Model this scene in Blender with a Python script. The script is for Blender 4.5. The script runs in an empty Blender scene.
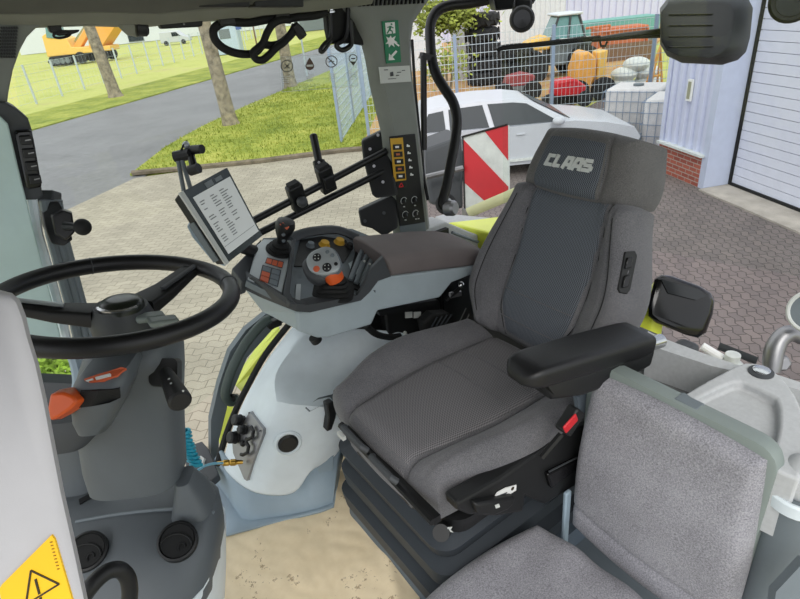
import bpy, bmesh, math, random
from mathutils import Vector, Matrix
random.seed(7)
SC = bpy.context.scene
COL = SC.collection
PI = math.pi
V = Vector

# ------------------------------------------------------------------ camera
# World frame = tractor frame: +X towards the rear, +Y towards the right side, Z up.
FOC, PCX, PCY = 560.0, 400.0, 299.5
PITCH, ROLL, YAW = math.radians(28.46), math.atan(.11), math.radians(33)
CAM = V((0, 0, 3.35))
_h = V((math.sin(YAW), math.cos(YAW), 0)); _r = V((math.cos(YAW), -math.sin(YAW), 0)); _z = V((0, 0, 1))
FWD = math.cos(PITCH)*_h - math.sin(PITCH)*_z
_u0 = math.sin(PITCH)*_h + math.cos(PITCH)*_z
CX = math.cos(ROLL)*_r - math.sin(ROLL)*_u0
CY = math.sin(ROLL)*_r + math.cos(ROLL)*_u0
def ray(x, y): return (x-PCX)/FOC*CX - (y-PCY)/FOC*CY + FWD
def D(x, y, t): return CAM + ray(x, y)*t
def PX(x, y, u): r = ray(x, y); return CAM + r*(u/r.x)
def PYv(x, y, v): r = ray(x, y); return CAM + r*(v/r.y)
def PZ(x, y, z): r = ray(x, y); return CAM + r*((z-CAM.z)/r.z)
def PP(x, y, o, n): r = ray(x, y); n = V(n); return CAM + r*((V(o)-CAM).dot(n)/r.dot(n))
def dep(p): return (V(p)-CAM).dot(FWD)

cd = bpy.data.cameras.new('camera'); co = bpy.data.objects.new('camera', cd); COL.objects.link(co)
cd.sensor_fit = 'HORIZONTAL'; cd.sensor_width = 36; cd.lens = FOC/800*36
cd.clip_start = .02; cd.clip_end = 600
co.matrix_world = Matrix(((CX.x, CY.x, -FWD.x, CAM.x), (CX.y, CY.y, -FWD.y, CAM.y), (CX.z, CY.z, -FWD.z, CAM.z), (0, 0, 0, 1)))
SC.camera = co

# ------------------------------------------------------------------ materials
def lin(c):
    def f(x):
        x /= 255.0
        return x/12.92 if x <= .04045 else ((x+.055)/1.055)**2.4
    return tuple(f(x) for x in c[:3]) + (1.0,)
class NT:
    def __init__(s, m):
        m.use_nodes = True; s.t = m.node_tree; s.n = s.t.nodes; s.l = s.t.links
        s.b = s.n.get('Principled BSDF'); s.out = s.n.get('Material Output')
    def add(s, typ, **kw):
        n = s.n.new(typ)
        for k, v in kw.items(): setattr(n, k, v)
        return n
    def link(s, a, b): s.l.new(a, b)
    def obj(s, scale=(1, 1, 1), rot=(0, 0, 0)):
        tc = s.add('ShaderNodeTexCoord'); mp = s.add('ShaderNodeMapping')
        mp.inputs['Scale'].default_value = scale; mp.inputs['Rotation'].default_value = rot
        s.link(tc.outputs['Object'], mp.inputs['Vector']); return mp.outputs['Vector']
    def ramp(s, fac, stops):
        r = s.add('ShaderNodeValToRGB'); e = r.color_ramp.elements
        while len(e) < len(stops): e.new(.5)
        for i, (p, c) in enumerate(stops): e[i].position = p; e[i].color = lin(c) if len(c) == 3 else c
        s.link(fac, r.inputs['Fac']); return r.outputs['Color']
    def noise(s, vec, scale, detail=4, rough=.55):
        n = s.add('ShaderNodeTexNoise'); n.inputs['Scale'].default_value = scale; n.inputs['Detail'].default_value = detail
        n.inputs['Roughness'].default_value = rough
        if vec: s.link(vec, n.inputs['Vector'])
        return n.outputs['Fac']
    def math(s, op, a, b=None, c=None):
        n = s.add('ShaderNodeMath', operation=op)
        for i, x in enumerate((a, b, c)):
            if x is None: continue
            if isinstance(x, (int, float)): n.inputs[i].default_value = x
            else: s.link(x, n.inputs[i])
        return n.outputs[0]
    def mix(s, fac, a, b):
        n = s.add('ShaderNodeMix', data_type='RGBA')
        if isinstance(fac, (int, float)): n.inputs[0].default_value = fac
        else: s.link(fac, n.inputs[0])
        for i, x in ((6, a), (7, b)):
            if isinstance(x, tuple): n.inputs[i].default_value = lin(x) if len(x) == 3 else x
            else: s.link(x, n.inputs[i])
        return n.outputs[2]
    def bump(s, height, strength=.3, dist=.002):
        b = s.add('ShaderNodeBump'); b.inputs['Strength'].default_value = strength; b.inputs['Distance'].default_value = dist
        s.link(height, b.inputs['Height']); s.link(b.outputs['Normal'], s.b.inputs['Normal'])
def mat(name, c, rough=.5, metal=0., var=.03, vscale=9., grain=0., gscale=500., spec=None, coat=0.):
    m = bpy.data.materials.new(name); t = NT(m)
    v = t.obj()
    f = t.noise(v, vscale, 5)
    lo = tuple(max(0, x*(1-var)) for x in c); hi = tuple(min(255, x*(1+var)) for x in c)
    t.link(t.ramp(f, ((.3, lo), (.7, hi))), t.b.inputs['Base Color'])
    t.b.inputs['Roughness'].default_value = rough; t.b.inputs['Metallic'].default_value = metal
    if spec is not None: t.b.inputs['Specular IOR Level'].default_value = spec
    if coat: t.b.inputs['Coat Weight'].default_value = coat
    if grain: t.bump(t.noise(v, gscale, 2), grain, .001)
    m.diffuse_color = lin(c)
    return m
def fabric(name, c1, c2, scale=350, bump=.5, rough=.95):
    m = bpy.data.materials.new(name); t = NT(m); v = t.obj()
    f = t.noise(v, scale, 3, .7); g = t.noise(v, 6, 3)
    k = t.math('ADD', t.math('MULTIPLY', f, .75), t.math('MULTIPLY', g, .25))
    t.link(t.ramp(k, ((.36, c1), (.64, c2))), t.b.inputs['Base Color'])
    t.b.inputs['Roughness'].default_value = rough; t.b.inputs['Specular IOR Level'].default_value = .15
    t.b.inputs['Sheen Weight'].default_value = .15
    t.bump(f, bump, .0015); return m
def knit(name, c1, c2, s=150.):
    # woven seat cloth: small diagonal cells
    m = bpy.data.materials.new(name); t = NT(m)
    uv = t.add('ShaderNodeUVMap'); uv.uv_map = 'uv'
    sep = t.add('ShaderNodeSeparateXYZ'); t.link(uv.outputs['UV'], sep.inputs[0])
    x, y = sep.outputs[0], sep.outputs[1]
    a = t.math('SINE', t.math('MULTIPLY', t.math('ADD', x, t.math('MULTIPLY', y, .6)), s*PI*2))
    b = t.math('SINE', t.math('MULTIPLY', t.math('SUBTRACT', y, t.math('MULTIPLY', x, .25)), s*PI*1.3))
    f = t.math('ADD', t.math('MULTIPLY', t.math('MULTIPLY', a, b), .5), .5)
    t.link(t.ramp(f, ((.2, c1), (.8, c2))), t.b.inputs['Base Color'])
    t.b.inputs['Roughness'].default_value = .9; t.b.inputs['Specular IOR Level'].default_value = .15
    t.bump(f, .5, .002); return m
def emit(name, c, e=1.0):
    m = bpy.data.materials.new(name); t = NT(m)
    t.b.inputs['Base Color'].default_value = lin(c); t.b.inputs['Emission Color'].default_value = lin(c)
    t.b.inputs['Emission Strength'].default_value = e; return m
def glass(name, tint=(.96, .98, .97), gl=.05):
    m = bpy.data.materials.new(name); t = NT(m); t.n.remove(t.b)
    a = t.add('ShaderNodeBsdfTransparent'); a.inputs['Color'].default_value = (*tint, 1)
    g = t.add('ShaderNodeBsdfGlossy'); g.inputs['Roughness'].default_value = .02
    mx = t.add('ShaderNodeMixShader'); mx.inputs[0].default_value = gl
    t.link(a.outputs[0], mx.inputs[1]); t.link(g.outputs[0], mx.inputs[2]); t.link(mx.outputs[0], t.out.inputs[0]); return m

# ------------------------------------------------------------------ mesh builder
class MB:
    def __init__(s): s.bm = bmesh.new(); s.uvl = None
    def poly(s, pts): 
        return s.bm.faces.new([s.bm.verts.new(p) for p in pts])
    def prism(s, pts, vec):
        vec = V(vec); a = [s.bm.verts.new(p) for p in pts]; b = [s.bm.verts.new(V(p)+vec) for p in pts]; n = len(a)
        s.bm.faces.new(a); s.bm.faces.new(b[::-1])
        for i in range(n): s.bm.faces.new((a[i], b[i], b[(i+1) % n], a[(i+1) % n]))
        return s
    def hull(s, A, B):
        a = [s.bm.verts.new(p) for p in A]; b = [s.bm.verts.new(p) for p in B]; n = len(a)
        s.bm.faces.new(a); s.bm.faces.new(b[::-1])
        for i in range(n): s.bm.faces.new((a[i], b[i], b[(i+1) % n], a[(i+1) % n]))
        return s
    def box(s, c, size, ax=None, ay=None, az=None):
        c = V(c); X = V(ax or (1, 0, 0)).normalized(); Y = V(ay or (0, 1, 0)).normalized(); Z = V(az).normalized() if az else X.cross(Y).normalized()
        x, y, z = X*size[0]/2, Y*size[1]/2, Z*size[2]/2
        s.hull([c-x-y-z, c+x-y-z, c+x+y-z, c-x+y-z], [c-x-y+z, c+x-y+z, c+x+y+z, c-x+y+z]); return s
    def loft(s, rings, cap=True, closed=False):
        R = [[s.bm.verts.new(p) for p in r] for r in rings]; n = len(R[0]); m = len(R)
        for j in range(m if closed else m-1):
            q, w = R[j], R[(j+1) % m]
            for i in range(n): s.bm.faces.new((q[i], q[(i+1) % n], w[(i+1) % n], w[i]))
        if cap and not closed: s.bm.faces.new(R[0][::-1]); s.bm.faces.new(R[-1])
        return s
    def tube(s, pts, r, n=10, closed=False, cap=True, flat=None):
        pts = [V(p) for p in pts]; m = len(pts); rings = []; prev = None
        for i, p in enumerate(pts):
            if closed: t = pts[(i+1) % m]-pts[i-1]
            elif i == 0: t = pts[1]-p
            elif i == m-1: t = p-pts[-2]
            else: t = (pts[i+1]-p).normalized()+(p-pts[i-1]).normalized()
            t.normalize()
            if prev is None:
                a = t.orthogonal().normalized() if flat is None else (V(flat)-t*V(flat).dot(t)).normalized()
            else: a = (prev-t*prev.dot(t)).normalized()
            prev = a; b = t.cross(a)
            rr = r[i] if isinstance(r, (list, tuple)) else r
            ra, rb = rr if isinstance(rr, tuple) else (rr, rr)
            rings.append([p+a*ra*math.cos(2*PI*k/n)+b*rb*math.sin(2*PI*k/n) for k in range(n)])
        s.loft(rings, cap, closed); return s
    def cyl(s, p0, p1, r0, r1=None, n=20): return s.tube([p0, p1], [r0, r0 if r1 is None else r1], n)
    def lathe(s, c, axis, prof, n=24):
        c = V(c); t = V(axis).normalized(); a = t.orthogonal().normalized(); b = t.cross(a)
        s.loft([[c+t*h+(a*math.cos(2*PI*k/n)+b*math.sin(2*PI*k/n))*max(r, 1e-4) for k in range(n)] for r, h in prof]); return s
    def ball(s, c, r, n=14, ax=None, ay=None, az=None):
        c = V(c); r = (r, r, r) if isinstance(r, (int, float)) else r
        X = V(ax or (1, 0, 0)); Y = V(ay or (0, 1, 0)); Z = V(az or (0, 0, 1))
        rings = []
        for j in range(1, n):
            th = PI*j/n
            rings.append([c+X*r[0]*math.sin(th)*math.cos(2*PI*k/(2*n))+Y*r[1]*math.sin(th)*math.sin(2*PI*k/(2*n))-Z*r[2]*math.cos(th) for k in range(2*n)])
        s.loft(rings); return s
    def torus(s, c, axis, R, r, n=40, m=10):
        t = V(axis).normalized(); a = t.orthogonal().normalized(); b = t.cross(a); c = V(c)
        return s.tube([c+(a*math.cos(2*PI*k/n)+b*math.sin(2*PI*k/n))*R for k in range(n)], r, m, closed=True)
    def grid(s, fn, nu, nv, uv=None):
        g = [[s.bm.verts.new(fn(i/nu, j/nv)) for j in range(nv+1)] for i in range(nu+1)]
        if uv and s.uvl is None: s.uvl = s.bm.loops.layers.uv.new('uv')
        for i in range(nu):
            for j in range(nv):
                f = s.bm.faces.new((g[i][j], g[i+1][j], g[i+1][j+1], g[i][j+1]))
                if uv:
                    for l, (p, q) in zip(f.loops, ((i, j), (i+1, j), (i+1, j+1), (i, j+1))): l[s.uvl].uv = uv(p/nu, q/nv)
        return s
    def build(s, name, m, parent=None, smooth=35, bevel=0., seg=2, sub=0, solid=0., off=-1, weld=False, **tags):
        bm = s.bm
        if weld: bmesh.ops.remove_doubles(bm, verts=bm.verts, dist=1e-5)
        bmesh.ops.recalc_face_normals(bm, faces=bm.faces)
        L = WL[parent.name] if parent else None
        if L is None:
            xs = [v.co for v in bm.verts]
            L = V(((min(p.x for p in xs)+max(p.x for p in xs))/2, (min(p.y for p in xs)+max(p.y for p in xs))/2, min(p.z for p in xs)))
        for v in bm.verts: v.co -= L
        me = bpy.data.meshes.new(name); bm.to_mesh(me); bm.free()
        o = bpy.data.objects.new(name, me); COL.objects.link(o)
        if parent: o.parent = parent
        else: o.location = L
        WL[o.name] = L
        ms = m if isinstance(m, (list, tuple)) else [m]
        for x in ms: me.materials.append(M[x] if isinstance(x, str) else x)
        if smooth:
            for p in me.polygons: p.use_smooth = True
            try: me.set_sharp_from_angle(angle=math.radians(smooth))
            except Exception: pass
        if bevel:
            b = o.modifiers.new('bevel', 'BEVEL'); b.width = bevel; b.segments = seg; b.limit_method = 'ANGLE'; b.angle_limit = math.radians(40)
            b.harden_normals = False
        if solid:
            b = o.modifiers.new('solid', 'SOLIDIFY'); b.thickness = solid; b.offset = off
        if sub:
            b = o.modifiers.new('sub', 'SUBSURF'); b.levels = sub; b.render_levels = sub
        if tags: tag(o, **tags)
        return o
WL = {}
def tag(o, label=None, cat=None, group=None, kind=None):
    if label: o['label'] = label
    if cat: o['category'] = cat
    if group: o['group'] = group
    if kind: o['kind'] = kind
    return o
def thing(name, loc, label, cat, group=None):
    o = bpy.data.objects.new(name, None); COL.objects.link(o); o.empty_display_size = .05
    o.location = V(loc); WL[o.name] = V(loc); return tag(o, label, cat, group)
def struct(mb, name, m, parent=None, **kw):
    o = mb.build(name, m, parent, **kw)
    o['kind'] = 'structure'; return o
def kids(o): return [c for c in bpy.data.objects if c.parent == o]
def dup(o, delta=(0, 0, 0), rotz=None, label=None, parent=None):
    c = o.copy(); COL.objects.link(c)
    WL[c.name] = WL[o.name]
    if parent is None:
        c.location = o.location+V(delta)
        if rotz is not None: c.rotation_euler = (0, 0, rotz)
        if label: c['label'] = label
    else: c.parent = parent
    for ch in kids(o): dup(ch, parent=c)
    return c
def sm(t): t = max(0, min(1, t)); return t*t*(3-2*t)
def lerp(a, b, t): return a+(b-a)*t
def spline(pts, n=6, closed=False):
    pts = [V(p) for p in pts]; out = []; m = len(pts)
    for i in range(m if closed else m-1):
        p0 = pts[(i-1) % m] if closed or i > 0 else pts[0]; p1 = pts[i]; p2 = pts[(i+1) % m]; p3 = pts[(i+2) % m] if closed or i+2 < m else pts[-1]
        for k in range(n):
            t = k/n
            out.append(.5*((2*p1)+(p2-p0)*t+(2*p0-5*p1+4*p2-p3)*t*t+(3*p1-p0-3*p2+p3)*t**3))
    if not closed: out.append(pts[-1])
    return out
def rrect(c, ax, ay, w, h, r, n=5):
    c = V(c); X = V(ax).normalized(); Y = V(ay).normalized(); out = []
    for sx, sy, a0 in ((1, 1, 0), (-1, 1, 90), (-1, -1, 180), (1, -1, 270)):
        for k in range(n+1):
            a = math.radians(a0+90*k/n)
            out.append(c+X*(sx*(w/2-r)+r*math.cos(a))+Y*(sy*(h/2-r)+r*math.sin(a)))
    return out
def disc(c, axis, r, n=24):
    t = V(axis).normalized(); a = t.orthogonal().normalized(); b = t.cross(a); c = V(c)
    return [c+(a*math.cos(2*PI*k/n)+b*math.sin(2*PI*k/n))*r for k in range(n)]
def text(s, name, m, parent, o, ax, ay, size, thick=.001, bold=0., fn=None, align='CENTER', sx=1.0, shear=0., **tags):
    cu = bpy.data.curves.new('t', 'FONT'); cu.body = s; cu.size = size; cu.extrude = thick; cu.offset = bold; cu.align_x = align; cu.align_y = 'CENTER'; cu.shear = shear
    to = bpy.data.objects.new('t', cu); COL.objects.link(to); bpy.context.view_layer.update()
    me = bpy.data.meshes.new_from_object(to.evaluated_get(bpy.context.evaluated_depsgraph_get())); bpy.data.objects.remove(to); bpy.data.curves.remove(cu)
    X = V(ax).normalized(); Y = V(ay).normalized(); Z = X.cross(Y); o = V(o)
    b = MB(); b.bm.from_mesh(me); bpy.data.meshes.remove(me)
    for v in b.bm.verts:
        x, y, z = v.co.x*sx, v.co.y, v.co.z
        v.co = fn(x, y, z) if fn else o+X*x+Y*y+Z*z
    return b.build(name, m, parent, smooth=0, **tags)

from mathutils.bvhtree import BVHTree
def bvh(o):
    L = WL[o.parent.name] if o.parent else WL[o.name]
    L = WL[o.name] if o.name in WL else L
    if o.modifiers:
        bpy.context.view_layer.update(); e = o.evaluated_get(bpy.context.evaluated_depsgraph_get()); me = e.to_mesh()
        r = BVHTree.FromPolygons([v.co+L for v in me.vertices], [tuple(p.vertices) for p in me.polygons]); e.to_mesh_clear(); return r
    return BVHTree.FromPolygons([v.co+L for v in o.data.vertices], [tuple(p.vertices) for p in o.data.polygons])
def hit(bv, x, y, lift=0.):
    p, n, i, d = bv.ray_cast(CAM, ray(x, y).normalized())
    if p is None: p, n, i, d = bv.find_nearest(D(x, y, 1.5))
    if n.dot(p-CAM) > 0: n = -n
    return p+n*lift, n
def onto(bv, px, up_, down):
    a = [hit(bv, x, y) for x, y in px]; n = V((0, 0, 0))
    for p, q in a: n += q
    n.normalize()
    return [p+n*up_ for p, q in a], [p+n*down for p, q in a]
M = {}
def mk(n, *a, **k): M[n] = mat(n, *a, **k)
mk('black_plastic', (21, 22, 23), .5, grain=.15)
mk('black_gloss', (7, 7, 8), .18, spec=.5)
mk('black_rubber', (17, 18, 18), .75)
mk('black_metal', (14, 14, 15), .42)
mk('leather', (19, 19, 21), .42, grain=.25, gscale=900)
mk('dark_grey', (64, 67, 70), .55, grain=.2, gscale=900)
mk('mid_grey', (112, 121, 126), .55, grain=.2, gscale=900)
mk('column_grey', (90, 96, 100), .5, grain=.2, gscale=900)
mk('console_grey', (168, 180, 184), .5, grain=.15, gscale=900)
mk('white_plastic', (226, 236, 241), .42, grain=.1, gscale=900)
mk('blue_grey', (150, 168, 180), .5, grain=.15, gscale=900)
mk('mint', (196, 220, 217), .5, grain=.1, gscale=900)
mk('pillar_grey', (124, 128, 122), .6, grain=.3, gscale=700)
mk('olive_trim', (128, 130, 118), .7, grain=.3, gscale=700)
mk('roof_dark', (88, 90, 83), .75, grain=.3, gscale=700)
mk('door_grey', (190, 189, 192), .5, grain=.1, gscale=900)
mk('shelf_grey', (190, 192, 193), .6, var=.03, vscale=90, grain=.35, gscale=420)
mk('shelf_shaded', (108, 110, 110), .65, var=.05, vscale=60, grain=.35, gscale=420)  # shelf plastic with the shade inside the tray put into its colour
mk('frame_green', (132, 142, 138), .45)
mk('bellows', (50, 56, 62), .6)
mk('bellows_blue', (92, 104, 114), .55)
mk('pad_brown', (112, 104, 102), .8, grain=.35, gscale=500)
mk('lime', (236, 246, 84), .35, coat=.3)
mk('orange', (226, 96, 38), .4)
mk('orange_label', (206, 98, 62), .5)
mk('amber', (206, 160, 44), .5)
mk('red', (205, 32, 42), .45, var=.03)
mk('white', (236, 236, 234), .5, var=.02)
mk('dirty_white', (214, 218, 214), .5, var=.06, vscale=14)
mk('chrome', (205, 206, 208), .22, metal=1.)
mk('steel', (150, 150, 152), .4, metal=.8)
mk('brass', (196, 158, 78), .3, metal=1.)
mk('turquoise', (48, 178, 205), .35)
mk('hose_blue', (128, 190, 215), .35)
mk('green_sign', (22, 122, 84), .5, var=.03)
mk('yellow_sign', (255, 200, 12), .5, var=.02)
mk('sign_black', (48, 36, 12), .6)
mk('label_white', (205, 208, 204), .6, var=.03)
mk('silver', (172, 178, 180), .35, metal=.3)
mk('screen_frame', (120, 128, 130), .35)
mk('car_paint', (196, 199, 205), .4, coat=.15, var=.01)
mk('car_glass', (40, 48, 54), .25, spec=.25)
mk('tyre', (40, 41, 43), .85)
mk('alloy', (150, 152, 156), .35, metal=.7)
mk('fence_metal', (196, 206, 212), .45, metal=.3)
mk('post_blue', (150, 166, 188), .5, metal=.2)
mk('fence_blue', (188, 204, 222), .45, metal=.2)
mk('machine_yellow', (240, 194, 100), .5)
mk('machine_orange', (236, 172, 84), .5)
mk('rust_orange', (196, 110, 72), .7)
mk('brown', (120, 92, 74), .8)
mk('teal', (110, 168, 160), .6)
mk('cab_glass', (110, 150, 150), .1)
mk('hall_white', (214, 218, 224), .7, var=.03)
mk('hall_blue', (206, 210, 232), .55, var=.02)
mk('pillar_blue', (196, 203, 224), .55, var=.02)
mk('door_blue', (222, 224, 238), .5, var=.015)
mk('concrete', (176, 168, 158), .9, var=.12, vscale=3)
mk('kerb', (112, 102, 88), .9, var=.2, vscale=4)
mk('bark', (138, 128, 110), .95, var=.25, vscale=5, grain=.6, gscale=30)
mk('ibc_white', (226, 222, 220), .5, var=.03)
mk('leaf', (112, 140, 48), .8, var=.45, vscale=6)
mk('leaf_yellow', (128, 138, 58), .8, var=.35, vscale=6)
M['seat_side'] = fabric('seat_side', (84, 84, 88), (123, 122, 124), 420)
M['seat_head'] = fabric('seat_head', (82, 81, 81), (118, 116, 114), 420)
M['pass_cloth'] = fabric('pass_cloth', (116, 115, 121), (178, 177, 183), 300, .6)
M['knit_seat'] = knit('knit_seat', (82, 81, 83), (142, 140, 142))
M['knit_back'] = knit('knit_back', (56, 60, 66), (118, 123, 130))
M['glass'] = glass('glass', gl=.012); M['sticker_clear'] = glass('sticker_clear', (.93, .95, .95), .03)

def m_paving(name, cols, joint, rot, sx=.2, sy=.1, gap=.008):
    # interlocking wavy concrete pavers
    m = bpy.data.materials.new(name); t = NT(m)
    v = t.obj(rot=(0, 0, rot)); s = t.add('ShaderNodeSeparateXYZ'); t.link(v, s.inputs[0])
    zig = t.math('MULTIPLY', t.math('PINGPONG', t.math('ADD', s.outputs[0], 100.), sx/2), .42)
    y2 = t.math('ADD', s.outputs[1], zig)
    c = t.add('ShaderNodeCombineXYZ'); t.link(s.outputs[0], c.inputs[0]); t.link(y2, c.inputs[1])
    b = t.add('ShaderNodeTexBrick'); b.offset = .5; b.inputs['Scale'].default_value = 1
    b.inputs['Brick Width'].default_value = sx; b.inputs['Row Height'].default_value = sy
    b.inputs['Mortar Size'].default_value = gap; b.inputs['Mortar Smooth'].default_value = .3; b.inputs['Bias'].default_value = 0
    t.link(c.outputs[0], b.inputs['Vector'])
    b.inputs['Color1'].default_value = lin(cols[0]); b.inputs['Color2'].default_value = lin(cols[1]); b.inputs['Mortar'].default_value = lin(joint)
    n = t.noise(v, 1.3, 5); n2 = t.noise(v, 60, 3)
    k = t.ramp(t.math('ADD', t.math('MULTIPLY', n, .7), t.math('MULTIPLY', n2, .3)), ((.3, (200, 200, 200)), (.7, (255, 255, 255))))
    mx = t.add('ShaderNodeMix', data_type='RGBA', blend_type='MULTIPLY'); mx.inputs[0].default_value = .7
    t.link(b.outputs['Color'], mx.inputs[6]); t.link(k, mx.inputs[7]); t.link(mx.outputs[2], t.b.inputs['Base Color'])
    t.b.inputs['Roughness'].default_value = .85
    t.bump(b.outputs['Fac'], -.4, .006); M[name] = m
m_paving('pave_beige', ((188, 179, 160), (173, 165, 147)), (136, 128, 112), .62, .23, .13, .006)
m_paving('pave_red', ((134, 123, 119), (120, 111, 109)), (84, 78, 75), -.9, .17, .1, .007)
def m_ground(name, stops, scale, bump=.5, sc=(1, 1, 1), rough=.95, dist=.03):
    m = bpy.data.materials.new(name); t = NT(m); v = t.obj(scale=sc)
    a = t.noise(v, scale, 6, .65); b = t.noise(v, scale*14, 3, .6)
    k = t.math('ADD', t.math('MULTIPLY', a, .6), t.math('MULTIPLY', b, .4))
    t.link(t.ramp(k, stops), t.b.inputs['Base Color']); t.b.inputs['Roughness'].default_value = rough
    t.b.inputs['Specular IOR Level'].default_value = .2
    t.bump(b, bump, dist); M[name] = m
m_ground('m_asphalt', ((.35, (112, 112, 113)), (.65, (136, 136, 137))), .5, .3, rough=.55)
m_ground('m_grass', ((.34, (92, 112, 40)), (.5, (148, 158, 66)), (.66, (190, 186, 96))), .7, .8)
m_ground('m_field', ((.34, (164, 172, 88)), (.52, (192, 196, 112)), (.68, (182, 172, 122))), .25, .6)
m_ground('m_leaves', ((.35, (168, 124, 84)), (.5, (198, 158, 112)), (.65, (186, 176, 120))), 1.6, .7)
m_ground('m_paper', ((.3, (234, 213, 175)), (.7, (250, 232, 198))), 3., .05, dist=.003)
m_ground('m_shrub', ((.3, (60, 82, 24)), (.5, (120, 140, 48)), (.7, (160, 176, 84))), 3, .8)
def m_stripe(name, c1, c2, period, axis=0, rough=.5, power=.5):
    m = bpy.data.materials.new(name); t = NT(m); v = t.obj(); s = t.add('ShaderNodeSeparateXYZ'); t.link(v, s.inputs[0])
    f = t.math('PINGPONG', t.math('ADD', s.outputs[axis], 500.), period/2)
    f = t.math('MULTIPLY', f, 2/period)
    t.link(t.ramp(f, ((power-.08, c1), (power+.08, c2))), t.b.inputs['Base Color']); t.b.inputs['Roughness'].default_value = rough; M[name] = m
m = bpy.data.materials.new('brick'); t = NT(m); v = t.obj(rot=(0, 0, 0)); s_ = t.add('ShaderNodeSeparateXYZ'); t.link(v, s_.inputs[0])
c_ = t.add('ShaderNodeCombineXYZ'); t.link(t.math('ADD', s_.outputs[0], s_.outputs[1]), c_.inputs[0]); t.link(s_.outputs[2], c_.inputs[1])
b_ = t.add('ShaderNodeTexBrick'); b_.inputs['Scale'].default_value = 1; b_.inputs['Brick Width'].default_value = .24; b_.inputs['Row Height'].default_value = .075; b_.inputs['Mortar Size'].default_value = .008
b_.inputs['Color1'].default_value = lin((176, 96, 78)); b_.inputs['Color2'].default_value = lin((150, 78, 66)); b_.inputs['Mortar'].default_value = lin((170, 158, 148))
t.link(c_.outputs[0], b_.inputs['Vector']); t.link(b_.outputs['Color'], t.b.inputs['Base Color']); t.b.inputs['Roughness'].default_value = .9; M['brick'] = m
mk('ink', (90, 88, 84), .6)
mk('screen_bezel', (60, 68, 68), .2, var=.03)
# ------------------------------------------------------------------ outdoors: ground
def sheet(name, pts, z, m, thick=.05, nsub=0):
    b = MB(); b.prism([V((p.x, p.y, z)) for p in pts], (0, 0, -thick)); return struct(b, name, m, smooth=0)
G0 = lambda x, y: PZ(x, y, 0)
RT = _r.copy(); HD = _h.copy()
sheet('field', [V((-70, 20, 0)), V((90, -60, 0)), V((200, 120, 0)), V((60, 260, 0)), V((-90, 200, 0))], -.06, 'm_field', .4)
rL = [G0(35, 129), G0(200, 82)]; dirL = (rL[1]-rL[0]).normalized()
rR = [G0(133, 173), G0(165, 148), G0(200, 128), G0(240, 109), G0(280, 92)]
far = rR[-1]+(rR[-1]-rR[-2]).normalized()*60
sheet('road', [rL[0]-dirL*26, rL[0], rL[1], rL[1]+dirL*60, far+V((3, 0, 0)), rR[-1]+V((.3, -.3, 0)), rR[2]+V((.3, -.3, 0)), G0(140, 178), G0(60, 214), G0(10, 245)-dirL*8], -.03, 'm_asphalt')
sheet('roadside_verge', [rL[0]-dirL*26+V((-.2, .1, 0)), rL[0], rL[1], rL[1]+dirL*60, rL[1]+dirL*60+V((-6, 4.5, 0)), rL[0]+V((-2.6, 3.2, 0)), rL[0]-dirL*26+V((-2.6, 3.2, 0))], .02, 'm_grass')
K = [G0(133, 175), G0(200, 169), G0(260, 163), G0(345, 152), G0(430, 146)]
fc = G0(342, 143); f2 = G0(372, 95); fdir = (f2-fc).normalized()
fx = V((fdir.y, -fdir.x, 0))
# lawn with a slightly raised, uneven surface
lawn = [K[0], K[1], K[2], K[3], fc+fx*.6, f2+fx*.6, fc+fdir*75, far+V((0, 0, 0))]+rR[::-1][:-1]
b = MB()
le = [K[0]+V((-.05, .1, 0))]+rR+[far]; re = [K[3], lerp(K[3], fc+fx*.6, .5), fc+fx*.6, lerp(fc, f2, .4)+fx*.6, f2+fx*.6, lerp(fc, f2, 1.6)+fx*.6, fc+fdir*75]
for i in range(6):
    q = [le[i], le[i+1], re[i+1], re[i]]
    b.prism([V((p.x, p.y, .03)) for p in q], (0, 0, -.12))
struct(b, 'lawn', 'm_grass', smooth=0)
sheet('leafy_ground', [K[3]+fx*.5, K[4], G0(520, 140), G0(640, 60), fc+fdir*75+fx*40, fc+fdir*75+fx*.6, fc+fx*.6], .02, 'm_leaves', .1)
b = MB()
kp = [p+V((0, 0, .05)) for p in K]
b.tube(kp, .07, 6); struct(b, 'kerb', 'kerb', smooth=0)
# yard paving: beige towards the road, darker reddish pavers towards the hall
mid = [V((2.4, 1, 0)), V((7.6, 11.9, 0))]
sheet('yard_paving', [G0(60, 214)-dirL*14+V((-4, -6, 0)), G0(10, 245)-dirL*8, G0(60, 213), G0(135, 178), K[1], K[2], K[3], mid[1], mid[0], V((2, -8, 0)), V((-10, -8, 0))], 0., 'pave_beige', .1)
sheet('yard_paving_dark', [mid[0], mid[1], K[4]+V((0, 0, 0)), G0(520, 141), G0(640, 80), V((14, 2, 0)), V((14, -10, 0)), V((2, -8, 0))], -.002, 'pave_red', .1)
# grass blades on the lawn (nobody could count them)
b = MB(); rnd = random.Random(3)
def inside(p, poly):
    c = False; j = len(poly)-1
    for i in range(len(poly)):
        a, q = poly[i], poly[j]
        if (a.y > p.y) != (q.y > p.y) and p.x < (q.x-a.x)*(p.y-a.y)/(q.y-a.y)+a.x: c = not c
        j = i
    return c
n = 0
while n < 5200:
    p = V((rnd.uniform(2, 13), rnd.uniform(12, 28), .03))
    if not inside(p, lawn): continue
    n += 1
    for q in range(2):
        a = rnd.uniform(0, 6.28); d_ = V((math.cos(a), math.sin(a), 0)); h_ = rnd.uniform(.04, .1)
        b.poly([p-d_*.012, p+d_*.012, p+V((d_.y, -d_.x, 0))*rnd.uniform(-.04, .04)+V((0, 0, h_))])
b.build('lawn_grass', 'm_grass', smooth=0, label='short yellow-green grass on the lawn between road and kerb', cat='grass', kind='stuff')

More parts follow.
